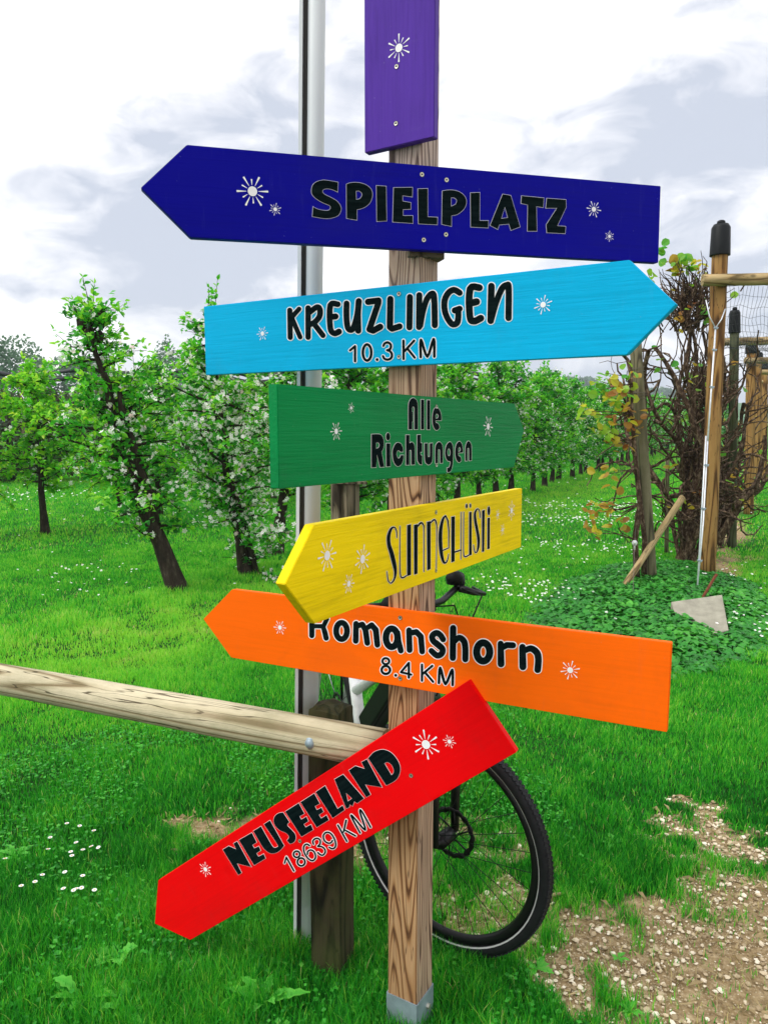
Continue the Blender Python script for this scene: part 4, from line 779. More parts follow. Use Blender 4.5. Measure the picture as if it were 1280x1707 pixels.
def place(o,p,rz,s=1.,sz=None):
    M=Matrix.Translation((p[0],p[1],float(gz(np.array(p[0]),np.array(p[1])))))@Matrix.Rotation(rz,4,'Z')@Matrix.Diagonal((s,s,sz or s,1)); o.matrix_world=M; o.matrix_local=M; W[o.name]=M; return o
def dup(root,label=None,group=None):
    r=root.copy(); sc.collection.objects.link(r)
    if label: r['label']=label
    if group: r['group']=group
    for ch in root.children:
        c=ch.copy(); sc.collection.objects.link(c); c.parent=r
        for g in ch.children: h=g.copy(); sc.collection.objects.link(h); h.parent=c
    return r
# three near trees traced from the photograph; offsets from the foot, in metres
A0=at_z(296,984); A1=at_z(408,955); A2=at_z(460,926)
def path(foot,pix,dy=None):
    return [tuple(at_y(x,y,foot.y+(dy[i] if dy else 0))-Vector((foot.x,foot.y,0))) for i,(x,y) in enumerate(pix)]
o=tree('apple_tree','gnarled leaning apple tree with a knobbly burr at its top',H=2.75,leader=path(A0,[(296,984),(268,905),(225,810),(200,760),(188,700),(180,640),(160,590),(150,530)]),second=path(A0,[(268,905),(250,830),(228,760),(205,690),(200,650)]),seed=11,width=.64,nbr=44,zlow=.6,dens=1.2,bloss=.5,knob=True,r0=.085); place(o,A0,0)
o=tree('apple_tree','twin-trunked apple tree thick with pale pink blossom below the sky blue board',H=2.75,leader=path(A1,[(408,955),(400,895),(385,830),(375,760),(368,690),(360,620),(352,560),(350,530)]),second=path(A1,[(428,955),(410,880),(395,830),(380,780)]),seed=12,width=.72,nbr=62,zlow=.65,dens=1.35,bloss=2.0,r0=.06); place(o,A1,0)
o=tree('apple_tree','blossoming apple tree half hidden behind the green board, its foot swollen and dark',H=2.7,leader=path(A2,[(460,926),(468,860),(478,800),(480,740),(478,680),(476,620),(475,570)]),seed=13,width=.75,nbr=50,zlow=.7,dens=1.25,bloss=1.6,r0=.07); place(o,A2,0)
# variants shared by the rest of the orchard
VAR=[tree('apple_tree','x',H=2.6+.12*(i%3),kind='apple',seed=30+i,width=.80,nbr=58,zlow=.42,dens=1.4,bloss=.8+.3*(i%3),leaflen=.075) for i in range(5)]
PV=[tree('pear_tree','x',H=2.35+.1*i,kind='pear',seed=50+i,width=.95,nbr=44,zlow=.7,dens=1.35,bloss=.35,leaflen=.08,r0=.05) for i in range(3)]
used=set()
def use(pool,i,label,group=None):
    o=pool[i%len(pool)]
    if id(o) in used or o.name in used: o=dup(o)
    used.add(pool[i%len(pool)].name); o['label']=label
    if group: o['group']=group
    elif 'group' in o: del o['group']
    return o
random.seed(5)
ORD='first second third fourth fifth sixth seventh eighth ninth tenth eleventh twelfth thirteenth fourteenth fifteenth sixteenth seventeenth eighteenth nineteenth twentieth'.split()
def ordn(i): return ORD[i] if i<20 else ('twenty-'+ORD[i-20] if i<29 else ('thirtieth' if i==29 else 'thirty-'+ORD[i-30]))
base=Vector((A0.x,A0.y,0))
LAB=['blossoming apple tree just right of the third trunk, mostly behind the green and yellow boards','apple tree right behind the main post, seen between the green board and the lawn','apple tree behind the pointed right end of the green board','blossoming apple tree to the right of the green board point, first clear trunk there']
nn1=0
for i in range(34):
    s_=3.35+i*1.08+random.uniform(-.12,.12); p=base+ROWD*s_+ROWN*random.uniform(-.12,.12)
    if p.y<10: continue
    lab=ordn(nn1)+' apple tree along the receding row behind the signpost, counted from the yellow board'; nn1+=1
    o=use(VAR,i,lab,'apple trees of the row behind the signpost'); place(o,p,random.uniform(0,6.28),random.uniform(.92,1.08)*(1+.0*i))
p0=at_z(76,889); o=use(PV,0,'yellow-green pear tree standing clear in front of the dark hedge at the left edge'); place(o,p0,.6,1.0)
p1=Vector((-5.6,10.75,0)); o=use(PV,1,'tree cut by the left edge of the picture, only its leaning trunk foot in view'); place(o,p1-Vector((.15,.2,0)),2.,1.)
for i in range(26):
    s_=1.3+i*1.1; p=Vector((p0.x,p0.y,0))+ROWD*s_+ROWN*random.uniform(-.15,.15)
    o=use(VAR if i%3 else PV,i+1,ordn(i)+' tree beyond the clear-standing pear tree in the second orchard row','fruit trees of the second row'); place(o,p,random.uniform(0,6.28),random.uniform(.9,1.05))
for r_i,(off,n_t) in enumerate(((-4.5,20),(-9.2,18))):
    for i in range(n_t):
        p=Vector((p0.x,p0.y,0))+ROWN*off+ROWD*(3.+i*1.5+r_i*4)+ROWN*random.uniform(-.15,.15)
        if p.x/p.y<-.16: continue
        o=use(VAR if (i+r_i)%2 else PV,i,ordn(i)+(' tree of the third orchard row back, counted from the left edge',' tree of the farthest orchard row, counted from the left edge')[r_i],('fruit trees of the third row','fruit trees of the farthest row')[r_i]); place(o,p,random.uniform(0,6.28),random.uniform(.88,1.02))
for i in range(16):
    p=Vector((3.55,8.15,0))+ROWN*4.6+ROWD*(8+i*1.4)
    o=use(VAR,i,ordn(i)+' apple tree beyond the trellis posts at the right edge, nearest first','apple trees beyond the trellis posts'); place(o,p,random.uniform(0,6.28),random.uniform(.8,.95))
for i in range(14):
    p=Vector((2.2+i*1.5,44+random.uniform(-1,1)+i*.4,0)); o=use(VAR,i,ordn(i)+' apple tree from the left closing the far end of the grass lane','apple trees at the far end of the lane'); place(o,p,random.uniform(0,6.28),random.uniform(1.,1.15))
# ------------------------------------------------------------ dark hedge and rolled hail net at the left
def bush(name,label,cat,c,rx,ry,rz,n,mt,size,lump=.35,seed=0,group=None,tint=(0,1),parts=True):
    rng=np.random.default_rng(seed); u=rng.normal(0,1,(n,3)); u/=np.linalg.norm(u,axis=1)[:,None]; r=.62+.38*rng.random(n)**.4
    lm=vnoise(u[:,0]*2.6+u[:,2]*1.7+seed,u[:,1]*2.6-u[:,2]+40,seed,2); k=r*(1+lump*(lm-.5)*2); P=u*k[:,None]*np.array([rx,ry,rz]); P[:,2]=np.maximum(P[:,2],-rz*.98)+rz
    D=rng.normal(0,1,(n,3))+u; V,F=leaves2(P,D,u+rng.normal(0,.6,(n,3)),size*rng.uniform(.6,1.4,n),size*rng.uniform(.5,.9,n))
    root=thing(name,c,label,cat,group); T=np.clip(tint[0]+(tint[1]-tint[0])*(.3*rng.random(n)+.7*lm),0,1)
    npmesh('crown',V,F,mt,np.repeat(T,4),root,Matrix.Translation(c)); mb=MB(); mb.tube([Vector(c)+Vector((0,0,-.1)),Vector(c)+Vector((.05,0,rz*.7)),Vector(c)+Vector((0,.1,rz*1.6))],[rz*.09,rz*.07,.02],6); 
    for k in range(6): a=k*1.05; mb.tube([Vector(c)+Vector((0,0,rz*.4)),Vector(c)+Vector((rx*.6*math.cos(a),ry*.6*math.sin(a),rz*1.2))],[rz*.04,.02],4)
    mb.build('trunk',M_['bark'],root); return root
M_['hedge_leaf']=leafy('hedge_leaf',[(0,(.02,.022,.012)),(.4,(.07,.065,.035)),(.7,(.07,.11,.04)),(1,(.13,.2,.06))],.6,.15)
M_['far_leaf']=leafy('far_leaf',[(0,(.05,.10,.06)),(.5,(.09,.18,.10)),(1,(.16,.27,.15))],.6,.2)
for i in range(11):
    c=Vector((-12.5+i*1.2,20.3+i*1.5*.1,0)); bush('hedge_bush',ordn(i)+' brownish hedge bush from the left under the rolled black net','bush',c,.85,.8,.5*at_y(60,652,20.5).z,3000,M_['hedge_leaf'],.12,seed=200+i,group='brownish hedge bushes under the net')
nroot=thing('hail_net',(-9,24,0),'long black hail net rolled up and slung along wires above the left hedge','net')
yN=19.6; zN=at_y(60,622,19.4).z
def sag(x): return zN-.06*math.cos(x*2.1)-.02*math.sin(x*5.3)
for dz,nm in ((-.02,'net_roll'),(-.17,'net_roll')):
    mb=MB(); xs=np.arange(-15,3,.18); mb.tube([Vector((x,yN+.05*x,sag(x)+dz*(1+.15*math.sin(x*1.3))+.03)) for x in xs],[.036+.028*abs(math.sin(x*3.1+dz*9)) for x in xs],7); mb.build(nm,M_['hailnet'],nroot)
for x in (-11.4,-9.05,-6.6,-4.1,-1.5,1.4):
    mb=MB(); mb.tube([Vector((x,yN+.05*x+.12,0)),Vector((x,yN+.05*x+.12,zN+.06))],.05,8); mb.build('net_post',M_['greypost'],nroot)
mb=MB(); mb.tube([at_y(14,634,19.),at_y(34,655,18.5),at_y(60,690,17.8)],.008,4); mb.build('guy_wire',M_['cable'],nroot)
# distant trees left and hill right
bush('distant_tree','pale grey-green round tree far off above the net at the left edge','tree',Vector((-37.5,74,0)),5.2,5,4.6,9000,M_['far_leaf'],.36,seed=301)
bush('distant_tree','smaller far tree just right of the big pale one at the left','tree',Vector((-30.5,78,0)),4.0,4,3.9,6000,M_['far_leaf'],.36,seed=302)
bush('distant_tree','tiny far tree on the skyline left of the pink blossom','tree',Vector((-22.5,80,0)),1.8,2,4.6,2500,M_['far_leaf'],.34,seed=303)
bush('distant_tree','low far tree crown on the skyline left of the sky blue board','tree',Vector((-24.,88,0)),3.,2,3.6,2500,M_['far_leaf'],.34,seed=304)
def hill(name,label,x0,x1,y,h,mt,seed,prof,parent=None):
    n=90; k=14; V=[];
    for i in range(n+1):
        u=i/n; x=x0+(x1-x0)*u; hh=h*prof(u)
        for j in range(k+1):
            v=j/k; V.append((x,y+v*h*7-(1-v)*h*1.5,-2+(hh+2)*math.sin(v*math.pi/2)**.8+ .05*h*(vnoise(np.array(u*14.),np.array(v*6.),seed,3)-.5)*(v>.1)))
    F=[(i*(k+1)+j,(i+1)*(k+1)+j,(i+1)*(k+1)+j+1,i*(k+1)+j+1) for i in range(n) for j in range(k)]
    o=npmesh(name,np.array(V),np.array(F),mt,smooth=True); return tag(o,label,None,None,'structure')
m,t,b=mat('hill_meadow',.9,.1); n=tex(t,.06,detail=6); t.links.new(ramp(t,n.outputs[0],[(.35,(.03,.10,.035)),(.5,(.09,.22,.06)),(.65,(.05,.14,.05))]),b.inputs['Base Color']); M_['hill']=m
hill('hill','low distant green hill on the skyline right of the signpost',60,330,430,30,m,9,lambda u: (.35+.65*math.exp(-((u-.33)/.2)**2)+.22*math.exp(-((u-.75)/.12)**2))*(1-u*.15)*min(1,u*6)*min(1,(1-u)*5))
rng=np.random.default_rng(77)
for i,(px,py,rx,rz) in enumerate(((945,640,6,2.2),(922,645,4,2),(975,646,5,4.5),(983,655,6,3),(905,657,12,3),(1010,660,14,3),(1100,662,14,4))):
    c=at_y(px,py,425+i*4); bush('hilltop_wood',['wooded crest in the middle of the distant hill','small round copse left on the distant hill','dark tree block right on the distant hill','darker low tree mass below the right end of the distant hill','long low wood at the foot of the distant hill, left','distant wood seen low between the vine leaves','distant wood seen through the bare vine tangle'][i],'wood',Vector((c.x,c.y,c.z-rz)),rx,8,rz,1500,M_['far_leaf'],2.2,seed=400+i)
# ------------------------------------------------------------ trellis posts, beams, nets at the right
def post(name,label,px0,py0,px1,py1,r,mt,cap=None,cat='post',group=None,lean=True,depth=None):
    p0=at_z(px0,py0); p1=at_y(px1,py1,(depth or p0.y)); root=thing(name,p0,label,cat,group)
    cyl('shaft',p0-Vector((0,0,.1)),p1,r,r*.93,mt,root,18,14,.03)
    if cap:
        d=(p1-p0).normalized(); L_=cap; mb=MB(); b0=p1-d*L_*.92; mb.tube([b0,b0+d*.01,p1+d*.0,p1+d*.035],[r*1.2,r*1.2,r*1.1,r*.86],20); mb.tube([p1+d*.03,p1+d*.065,p1+d*.075],[r*.5,r*.48,r*.3],14); mb.build('cap',M_['cap'],root)
    return root,p0,p1
r1,b1p,t1p=post('trellis_post','tall brown round post with a big black cap and a white cable',1178,957,1201,380,.084,M_['brownpost'],.30)
r2,b2p,t2p=post('trellis_post','greenish round post with black cap, second behind the tall brown one',1219,911,1224,522,.06,M_['greenpost'],.27)
b3=at_z(1248,856)
r3,b3p,t3p=post('trellis_post','brown stained post with short black cap, third along the right edge',1247,856,1252,573,.085,M_['brownpost'],.18)
r4,b4p,t4p=post('trellis_post','brown post just behind the third one, right edge of the picture',1259,822,1263,590,.09,M_['brownpost'],.16)
r5,b5p,t5p=post('trellis_post','slim brown post at the very right edge, next to the farthest beams',1272,800,1274,606,.09,M_['brownpost'],.16)
def beam(label,pl,pr,r):
    d=pr-pl; root=thing('trellis_beam',pl,label,'beam'); cyl('log',pl,pr,r*.95,r,M_['beam'],root,18,20,.03); return root
z1=at_y(1170,467,b1p.y-.12); bl1=z1; br1=at_y(1420,462,b1p.y-.25); bm1=beam('thick pale crossbeam tied across the tall brown post, net hanging from it',bl1,br1,.062)
bl2=at_y(1204,570,b2p.y+.6); br2=at_y(1330,567,b2p.y+.5); beam('second crossbeam lower and farther, crossing the greenish post',bl2,br2,.055)
bl3=at_y(1241,601,b3p.y-.1); br3=at_y(1330,601,b3p.y-.1); beam('third crossbeam at the right edge, fixed to the brown stained post',bl3,br3,.055)
bl4=at_y(1262,620,b4p.y); br4=at_y(1330,621,b4p.y); beam('fourth short crossbeam at the right edge',bl4,br4,.06)
bl5=at_y(1266,636,b5p.y); br5=at_y(1330,637,b5p.y); beam('fifth and farthest crossbeam at the right edge',bl5,br5,.06)
def net(label,L0,R0,L1,R1,nx_,ny_,sag_,r=.0016):
    root=thing('bird_net',L0,label,'net'); mb=MB()
    def q(u,v): 
        p=L0.lerp(R0,u).lerp(L1.lerp(R1,u),v); p=p+Vector((.02*math.sin(v*17+u*5),0,-sag_*math.sin(v*math.pi)*(1-.3*math.sin(u*3+1))+.014*math.sin(u*31+v*9))); return p
    for i in range(nx_+1): mb.tube([q(i/nx_+.006*math.sin(j*2.1+i),j/14) for j in range(15)],r,3,cap=False)
    for j in range(ny_+1): mb.tube([q(i/10,j/ny_+.006*math.sin(i*1.7+j)) for i in range(11)],r,3,cap=False)
    mb.build('mesh',M_['net'],root); return root
net('dark knotted bird net sagging from the thick crossbeam to the second beam',at_y(1188,476,b1p.y-.12),at_y(1420,474,b1p.y-.25),at_y(1208,562,b2p.y+.6),at_y(1330,560,b2p.y+.5),34,16,.5,.0021)
net('farther bird net sagging between second and third crossbeam',at_y(1210,575,b2p.y+.6),at_y(1330,572,b2p.y+.5),at_y(1243,596,b3p.y-.1),at_y(1330,596,b3p.y-.1),22,14,.3,.0022)
# stay cable from the tall post to the slab
mb=MB(); c0=at_y(1189,521,b1p.y-.1); yy=b1p.y-.1; ank=at_z(1161,990,.05)
croot=thing('stay_cable',ank,'white steel stay cable running from the tall brown post down to the slab','cable')
e_=[at_y(1192,547,yy-.02)]; V0=e_[0]
mb.tube([at_y(1176,500,yy),at_y(1182,528,yy-.03),V0],.006,6); mb.tube([at_y(1208,515,yy),at_y(1202,532,yy-.03),V0],.006,6)
mb.tube([V0,V0.lerp(ank,.45)],.0085,7); mb.tube([V0.lerp(ank,.45)+Vector((.0,0,0)),V0.lerp(ank,.75)+Vector((.012,0,0)),V0.lerp(ank,.97)],.0075,6); mb.tube([V0.lerp(ank,.43)-Vector((.02,0,0)),V0.lerp(ank,.6)-Vector((.014,0,0)),V0.lerp(ank,.97)],.0075,6); mb.build('cable',M_['cable'],croot)
for u in (.0,.09,.24,.54,.70,.885):
    p=V0.lerp(ank,u); mb=MB(); mb.box(p+Vector((0,-.008,0)),(.038,.022,.016),Matrix.Rotation(.3,3,'Y')); mb.tube([p+Vector((-.022,-.01,0)),p+Vector((.024,-.012,.004))],.006,6); mb.build('clamp',M_['zinc'],croot,smooth=False)
# slab, leaning
S=[at_z(1119,998,.16)]; 
sy=at_z(1165,1000,.10).y-.0
def sl(px,py,dy=0): return at_y(px,py,sy+dy)
sroot_v=[at_z(1118,1003,.15),at_z(1203,991,.19),at_z(1214,1050,.05),at_z(1176,1060,.02),at_z(1128,1034,.06)]
mb=MB(); nb=len(sroot_v); nv=(sroot_v[1]-sroot_v[0]).cross(sroot_v[3]-sroot_v[0]).normalized(); nv=nv if nv.y>0 else -nv
mb.add(sroot_v+[p+nv*.06 for p in sroot_v],[tuple(range(nb)),tuple(range(nb,2*nb))[::-1]]+[(i,i+nb,(i+1)%nb+nb,(i+1)%nb) for i in range(nb)]); 
cen=sum(sroot_v,Vector())/nb; o=mb.build('concrete_slab',M_['concrete'],None,Matrix.Translation(cen),smooth=False); bv=o.modifiers.new('b','BEVEL'); bv.width=.006; bv.segments=2; tag(o,'slanting grey concrete anchor slab half sunk in the leaves','slab')
rd0=sl(1168,1000,.12); rd1=sl(1194,957,.18); mb=MB(); mb.tube([rd0-Vector((.03,0,.15)),rd0,rd1],.013,9,jit=.1); tag(mb.build('iron_rod',M_['rust'],None,Matrix.Translation(rd0)),'rusty iron rod sticking up slanting behind the concrete slab','rod')
# leaning old post, prop and stakes in front of the vine
rA,pA,qA=post('leaning_post','grey-green weathered post leaning left in front of the vine, wire wound round it',1086,970,1058,560,.062,M_['oldpost'],depth=at_z(1086,970).y)
for py in (612,618,652,656,661):
    c=pA.lerp(qA,(970-py)/410); mb=MB(); d=(qA-pA).normalized(); Mr=Matrix.Translation(c)@d.to_track_quat('Y','Z').to_matrix().to_4x4()@Matrix.Rotation(random.uniform(-.15,.15),4,'X'); mb.ring(.066,.003,Mr,20,4); mb.build('wire_turn',M_['wire'],rA)
pr0=at_z(1031,992); pr1=at_y(1136,830,pr0.y+1.1); o=cyl('prop_pole',pr0-Vector((.01,0,.01)),pr1,.030,.037,M_['beam'],None,14,12,.05); tag(o,'pale round prop pole slanting up to the right against the vine','pole')
st0=at_z(1110,922); o=cyl('stake',st0,at_y(1112,765,st0.y),.026,.024,M_['oldpost'],None,10,6,.04); tag(o,'thin upright stake between the leaning post and the vine trunk','stake')
w0=at_y(1062,840,pA.y-.1); w1=at_z(1054,1010,.0)
wroot=thing('tension_wire',w1,'thin wire with a white tensioner hanging left of the leaning post','wire'); mb=MB(); mb.tube([at_y(1063,700,pA.y-.1),w0,at_y(1057,905,pA.y-.2),w1],.0028,4); mb.build('wire',M_['wire'],wroot)
tc_=at_y(1057,905,pA.y-.2); mb=MB(); mb.ring(.020,.009,Matrix.Translation(tc_),14,6); mb.box(tc_,(.03,.02,.05)); mb.box(tc_+Vector((0,0,-.045)),(.014,.014,.05)); mb.build('tensioner',M_['whitepaint'],wroot)
# ------------------------------------------------------------ the knotted vine
def twig(mb,p,d,L_,r0_,r1_,ns,wig,up=.1,sides=5,ends=None,tend=None):
    pts=[p.copy()]
    for k in range(ns):
        d=(d+Vector((random.gauss(0,wig),random.gauss(0,wig),random.gauss(0,wig)+up))).normalized(); p=p+d*L_/ns; pts.append(p.copy())
    mb.tube(pts,[r0_+(r1_-r0_)*k/ns for k in range(ns+1)],sides,cap=False,jit=.15)
    return pts
def vine(label,foot,H,wid,nb_,seed,top=True,leafn=60,group=None):
    random.seed(seed); root=thing('climbing_vine',foot,label,'vine',group); mb=MB(); nodes=[]
    for k in range(8 if top else 3):
        pts=twig(mb,foot+Vector((random.uniform(-.13,.13),random.uniform(-.08,.08),-.05)),Vector((random.uniform(-.16,.16),random.uniform(-.15,.15),1)),H*random.uniform(.55,.84),max(.026,.085-.02*k),.022,14,.24,.3,7); nodes+=pts[2:]
    mb.build('trunk',M_['vine_bark'],root); mb=MB(); tips=[]
    for i in range(nb_):
        b_=random.choice(nodes); L_=random.uniform(.3,1.1); rr=random.choice([.022,.016,.012,.009,.007])
        d=Vector((random.gauss(0,.8)*wid*1.6,random.gauss(0,.55),random.uniform(-.2,1.1)))
        pts=twig(mb,b_.copy(),d,L_,rr,rr*.4,9,.38,.10)
        # keep the bundle narrow
        tips.append(pts[-1])
        if random.random()<.35 and rr<.02: nodes.append(pts[4])
    mb.build('branches',M_['vine_bark'],root)
    if top:
        ct=foot+Vector((-.13,0,H-.5)); mb=MB()
        for i in range(14):
            b0=foot+Vector((random.gauss(.0,.24),random.gauss(0,.1),random.uniform(.2,1.4))); e0=ct+Vector((random.gauss(0,.15),random.gauss(0,.1),random.uniform(-.25,.1))); pts=[]; ph=random.uniform(0,6)
            for j in range(13): u=j/12; pts.append(b0.lerp(e0,u)+Vector((.10*math.sin(u*7+ph)+random.gauss(0,.018)+random.choice((-1,1))*0,.06*math.sin(u*6+ph*2),0))*math.sin(u*math.pi)**.5)
            rr=random.choice((.034,.024,.016,.012,.009)); mb.tube(pts,[rr*(1-.5*j/12) for j in range(13)],5,cap=False,jit=.2)
        mb.build('stems',M_['vine_bark'],root)
        mb=MB()
        for i in range(230):
            p=ct+Vector((random.gauss(0,.13)*wid,random.gauss(0,.12),random.uniform(-.35,.1))); d=Vector(((p.x-ct.x)*1.2,(p.y-ct.y)*1.2,.9)); pts=twig(mb,p,d,random.uniform(.25,.52),.010,.003,6,.34,.0,4); tips.append(pts[-1])
        mb.build('crown_twigs',M_['vine_bark'],root)
    rng=np.random.default_rng(seed); 
    sel=[tips[i] for i in rng.choice(len(tips),min(leafn,len(tips)),replace=False)]
    return root,sel
def vleaves(name,cl,n_each,root,size=.075,seed=0,tint=None,spread=.05):
    rng=np.random.default_rng(seed); P=[];T=[]
    for i,c in enumerate(cl):
        tt=(tint[i] if tint else rng.uniform(.1,1.))
        for _ in range(n_each if isinstance(n_each,int) else n_each[i]): P.append(np.array(tuple(c))+rng.normal(0,spread,3)); T.append(tt+rng.normal(0,.12))
    P=np.array(P); n=len(P); U=rng.normal(0,1,(n,3)); U[:,2]=U[:,2]*.5+.1; U=unit(U); Nn=unit(rng.normal(0,.6,(n,3))+np.array([0,-.25,.9])); A=unit(U-Nn*(U*Nn).sum(1)[:,None]); B=np.cross(Nn,A); R=size*rng.uniform(.55,1.15,n)[:,None]*.5
    V=[P+A*R]
    prof=[(0,-1,0),(.55,-.78,.12),(.95,-.1,.2),(.85,.6,.14),(.35,1.,.0),(0,1.18,-.05),(-.35,1.,.0),(-.85,.6,.14),(-.95,-.1,.2),(-.55,-.78,.12)]
    for s_,l_,h_ in prof: V.append(P+A*R*(1+l_)+B*R*s_+Nn*R*h_*1.4)
    V=np.stack(V,1); k=len(prof)+1; T_=np.array([[0,1+i,1+(i+1)%10] for i in range(10)])[None]+(np.arange(n)*k)[:,None,None]
    return npmesh(name,V.reshape(-1,3),T_.reshape(-1,3),M_['vine_leaf'],np.repeat(np.clip(T,0,1),k),root,Matrix.Identity(4))
foot=at_z(1148,934); vr,tips=vine('big knotted bare-looking vine, bushy topped, just left of the tall brown post',foot,3.5,.9,170,21,True,40)
vleaves('leaves',tips,1,vr,.09,3,spread=.04)
# top leaves
tp=[at_y(x,y,foot.y) for x,y in ((1105,418),(1110,445),(1128,432),(1133,452),(1140,430),(1145,448),(1122,455),(1160,440),(1168,455),(1085,462),(1152,447),(1120,440))]
vleaves('top_leaves',tp,5,vr,.10,4,tint=[.85,.8,.8,.4,.8,.55,.3,.45,.45,.7,.75,.3],spread=.035)
tp=[at_y(x,y,foot.y-.2) for x,y in ((1175,527),(1117,615),(1135,525),(1155,637),(1182,632),(1110,700),(1150,697),(1200,740),(1215,800),(1240,832),(1185,790),(1190,812),(1160,815),(1170,840),(1095,622))]
vleaves('middle_leaves',tp,3,vr,.095,5,spread=.05)
foot2=foot+ROWD*1.15+Vector((.12,0,0)); v2,tips=vine('second knotted vine, between the brown post and the greenish post',foot2,2.6,.6,90,22,True,14); vleaves('leaves',tips,2,v2,.09,6,spread=.03)
for i in range(3,6):
    v_,tips=vine(ordn(i-3)+' bare knotted vine along the trellis past the greenish post',foot+ROWD*(1.15+1.3*i)+Vector((.1,0,0)),2.1,.35,36,22+i,False,14,'vines farther along the trellis'); vleaves('leaves',tips,2,v_,.07,30+i,spread=.05)
# slender twin-stem shrub with the coloured leaves, left of the leaning post
f3=at_z(1064,975); random.seed(44); sroot=thing('leafy_shrub',f3,'slender shrub with yellow, green and copper leaves left of the leaning post','shrub')
mb=MB(); stem=[at_y(x,y,f3.y) for x,y in ((1062,975),(1058,900),(1066,840),(1060,780),(1056,735),(1052,690),(1054,640),(1050,600))]; mb.tube(stem,[.035,.03,.028,.025,.021,.018,.012,.006],8,jit=.15)
stem2=[at_y(x,y,f3.y+.1) for x,y in ((1072,972),(1074,900),(1066,835),(1060,780))]; mb.tube(stem2,[.028,.026,.022,.02],7,jit=.15)
tg=[(1008,622,.85),(1000,636,.8),(1002,650,.75),(1018,640,.55),(1022,655,.3),(1045,618,.8),(1050,632,.35),(1038,640,.3),(1030,652,.6),(1025,668,.6),(1035,672,.55),(1042,665,.75),(1012,668,.6),
(1042,684,.25),(1052,690,.15),(1055,700,.2),(1046,702,.3),(1060,715,.15),(1008,694,.6),(1020,700,.1),(998,716,.5),(994,728,.6),(1008,722,.65),(1018,722,.6),(1025,735,.3),(972,686,.6),(980,690,.45),(1012,790,.3),(1022,782,.5),(1030,808,.35),
(990,846,.35),(1000,842,.3),(1010,846,.25),(1020,850,.3),(996,855,.4),(1012,860,.35),(1028,868,.3),(984,888,.3),(990,880,.4),(1030,880,.3),(1024,740,.3),(1040,745,.25)]
cl=[at_y(x,y,f3.y-.1+random.uniform(-.15,.15)) for x,y,_ in tg]
for c,(x,y,_) in zip(cl,tg):
    s_=min(stem,key=lambda q:(q-c).length+max(0,(q.z-c.z))*.2); mid=(s_+c)/2+Vector((random.uniform(-.05,.05),random.uniform(-.05,.05),random.uniform(-.08,.03))); mb.tube([s_,mid,c],[.009,.006,.003],4,cap=False)
mb.build('stems',M_['vine_bark'],sroot); vleaves('leaves',cl,[5 if t_[1]<760 else 4 for t_ in tg],sroot,.088,8,tint=[t_[2] for t_ in tg],spread=.04)
# ------------------------------------------------------------ ground cover mound
def cover_h(x,y):
    c=Vector((2.42,6.75)); dx=x-c.x; dy=y-c.y; a=dx*ROWD.x+dy*ROWD.y; b_=dx*ROWN.x+dy*ROWN.y
    r=np.sqrt((a/2.35)**2+(b_/.98)**2)+.22*(vnoise(x*2.2+4,y*2.2+9,31,2)-.5); return np.clip(1-r,0,1)
n=26000; a=RNG.uniform(-2.6,2.6,n); b_=RNG.uniform(-1.3,1.3,n); x=2.42+ROWD.x*a+ROWN.x*b_; y=6.75+ROWD.y*a+ROWN.y*b_; h=cover_h(x,y); k=h>.02
x,y,h=x[k],y[k],h[k]; n=len(x); lump=vnoise(x*4,y*4,33,2); z=np.minimum(h*1.6,1)**.6*(.05+.10*lump)*RNG.uniform(.55,1.,n)
zc=y*math.cos(TH)-(z-CH)*math.sin(TH); qx=640+FPX*x/zc; qy=853.5-FPX*(y*math.sin(TH)+(z-CH)*math.cos(TH))/zc; keep=~((qx>1112)&(qx<1216)&(qy>985)&(qy<1062)&((qy-1010)<(qx-1118)*.60)&(y<cen.y+.25)&(y>cen.y-1.3)); x,y,z,lump=x[keep],y[keep],z[keep],lump[keep]; n=len(x)
P=np.stack([x,y,z],1); D=RNG.normal(0,1,(n,3)); D[:,2]=-.15+.25*RNG.random(n); Nn=np.array([0,-.1,1.])+RNG.normal(0,.28,(n,3)); sz=RNG.uniform(.035,.07,n)*np.clip(1.25-(y-5.2)*.12,.8,1.25)
V,F=leaves(P,D,Nn,sz,sz*.72,.12,.22); tag(npmesh('ground_cover',V,F,M_['cover_leaf'],np.repeat(np.clip(.25+.5*lump+RNG.normal(0,.15,n),0,1),7)),'low mound of dark green leafy ground cover round the foot of the vine','ground cover',None,'stuff')
# ------------------------------------------------------------ grass
def blades(x,y,h,w,tint,segs,bendk=.6):
    n=len(x); z=gz(x,y)-.004; a=RNG.uniform(0,2*math.pi,n); dx,dy=np.cos(a),np.sin(a); fa=RNG.uniform(0,2*math.pi,n); sx_,sy_=np.cos(fa)*w/2,np.sin(fa)*w/2
    bend=h*RNG.uniform(.1,1.,n)*bendk; V=[]
    for k in range(segs+1):
        u=k/segs; px=x+dx*bend*u*u; py=y+dy*bend*u*u; pz=z+h*(u-.28*u*u*np.minimum(bend/h,1)); ww=(1-u)**.6
        if k<segs: V+=[np.stack([px-sx_*ww,py-sy_*ww,pz],1),np.stack([px+sx_*ww,py+sy_*ww,pz],1)]
        else: V.append(np.stack([px,py,pz],1))
    V=np.stack(V,1); kk=V.shape[1]; T=[]
    for k in range(segs-1): T+=[[2*k,2*k+1,2*k+3],[2*k,2*k+3,2*k+2]]
    T.append([2*segs-2,2*segs-1,2*segs]); F=(np.array(T)[None]+(np.arange(n)*kk)[:,None,None]).reshape(-1,3)
    return V.reshape(-1,3),F,np.repeat(tint,kk)
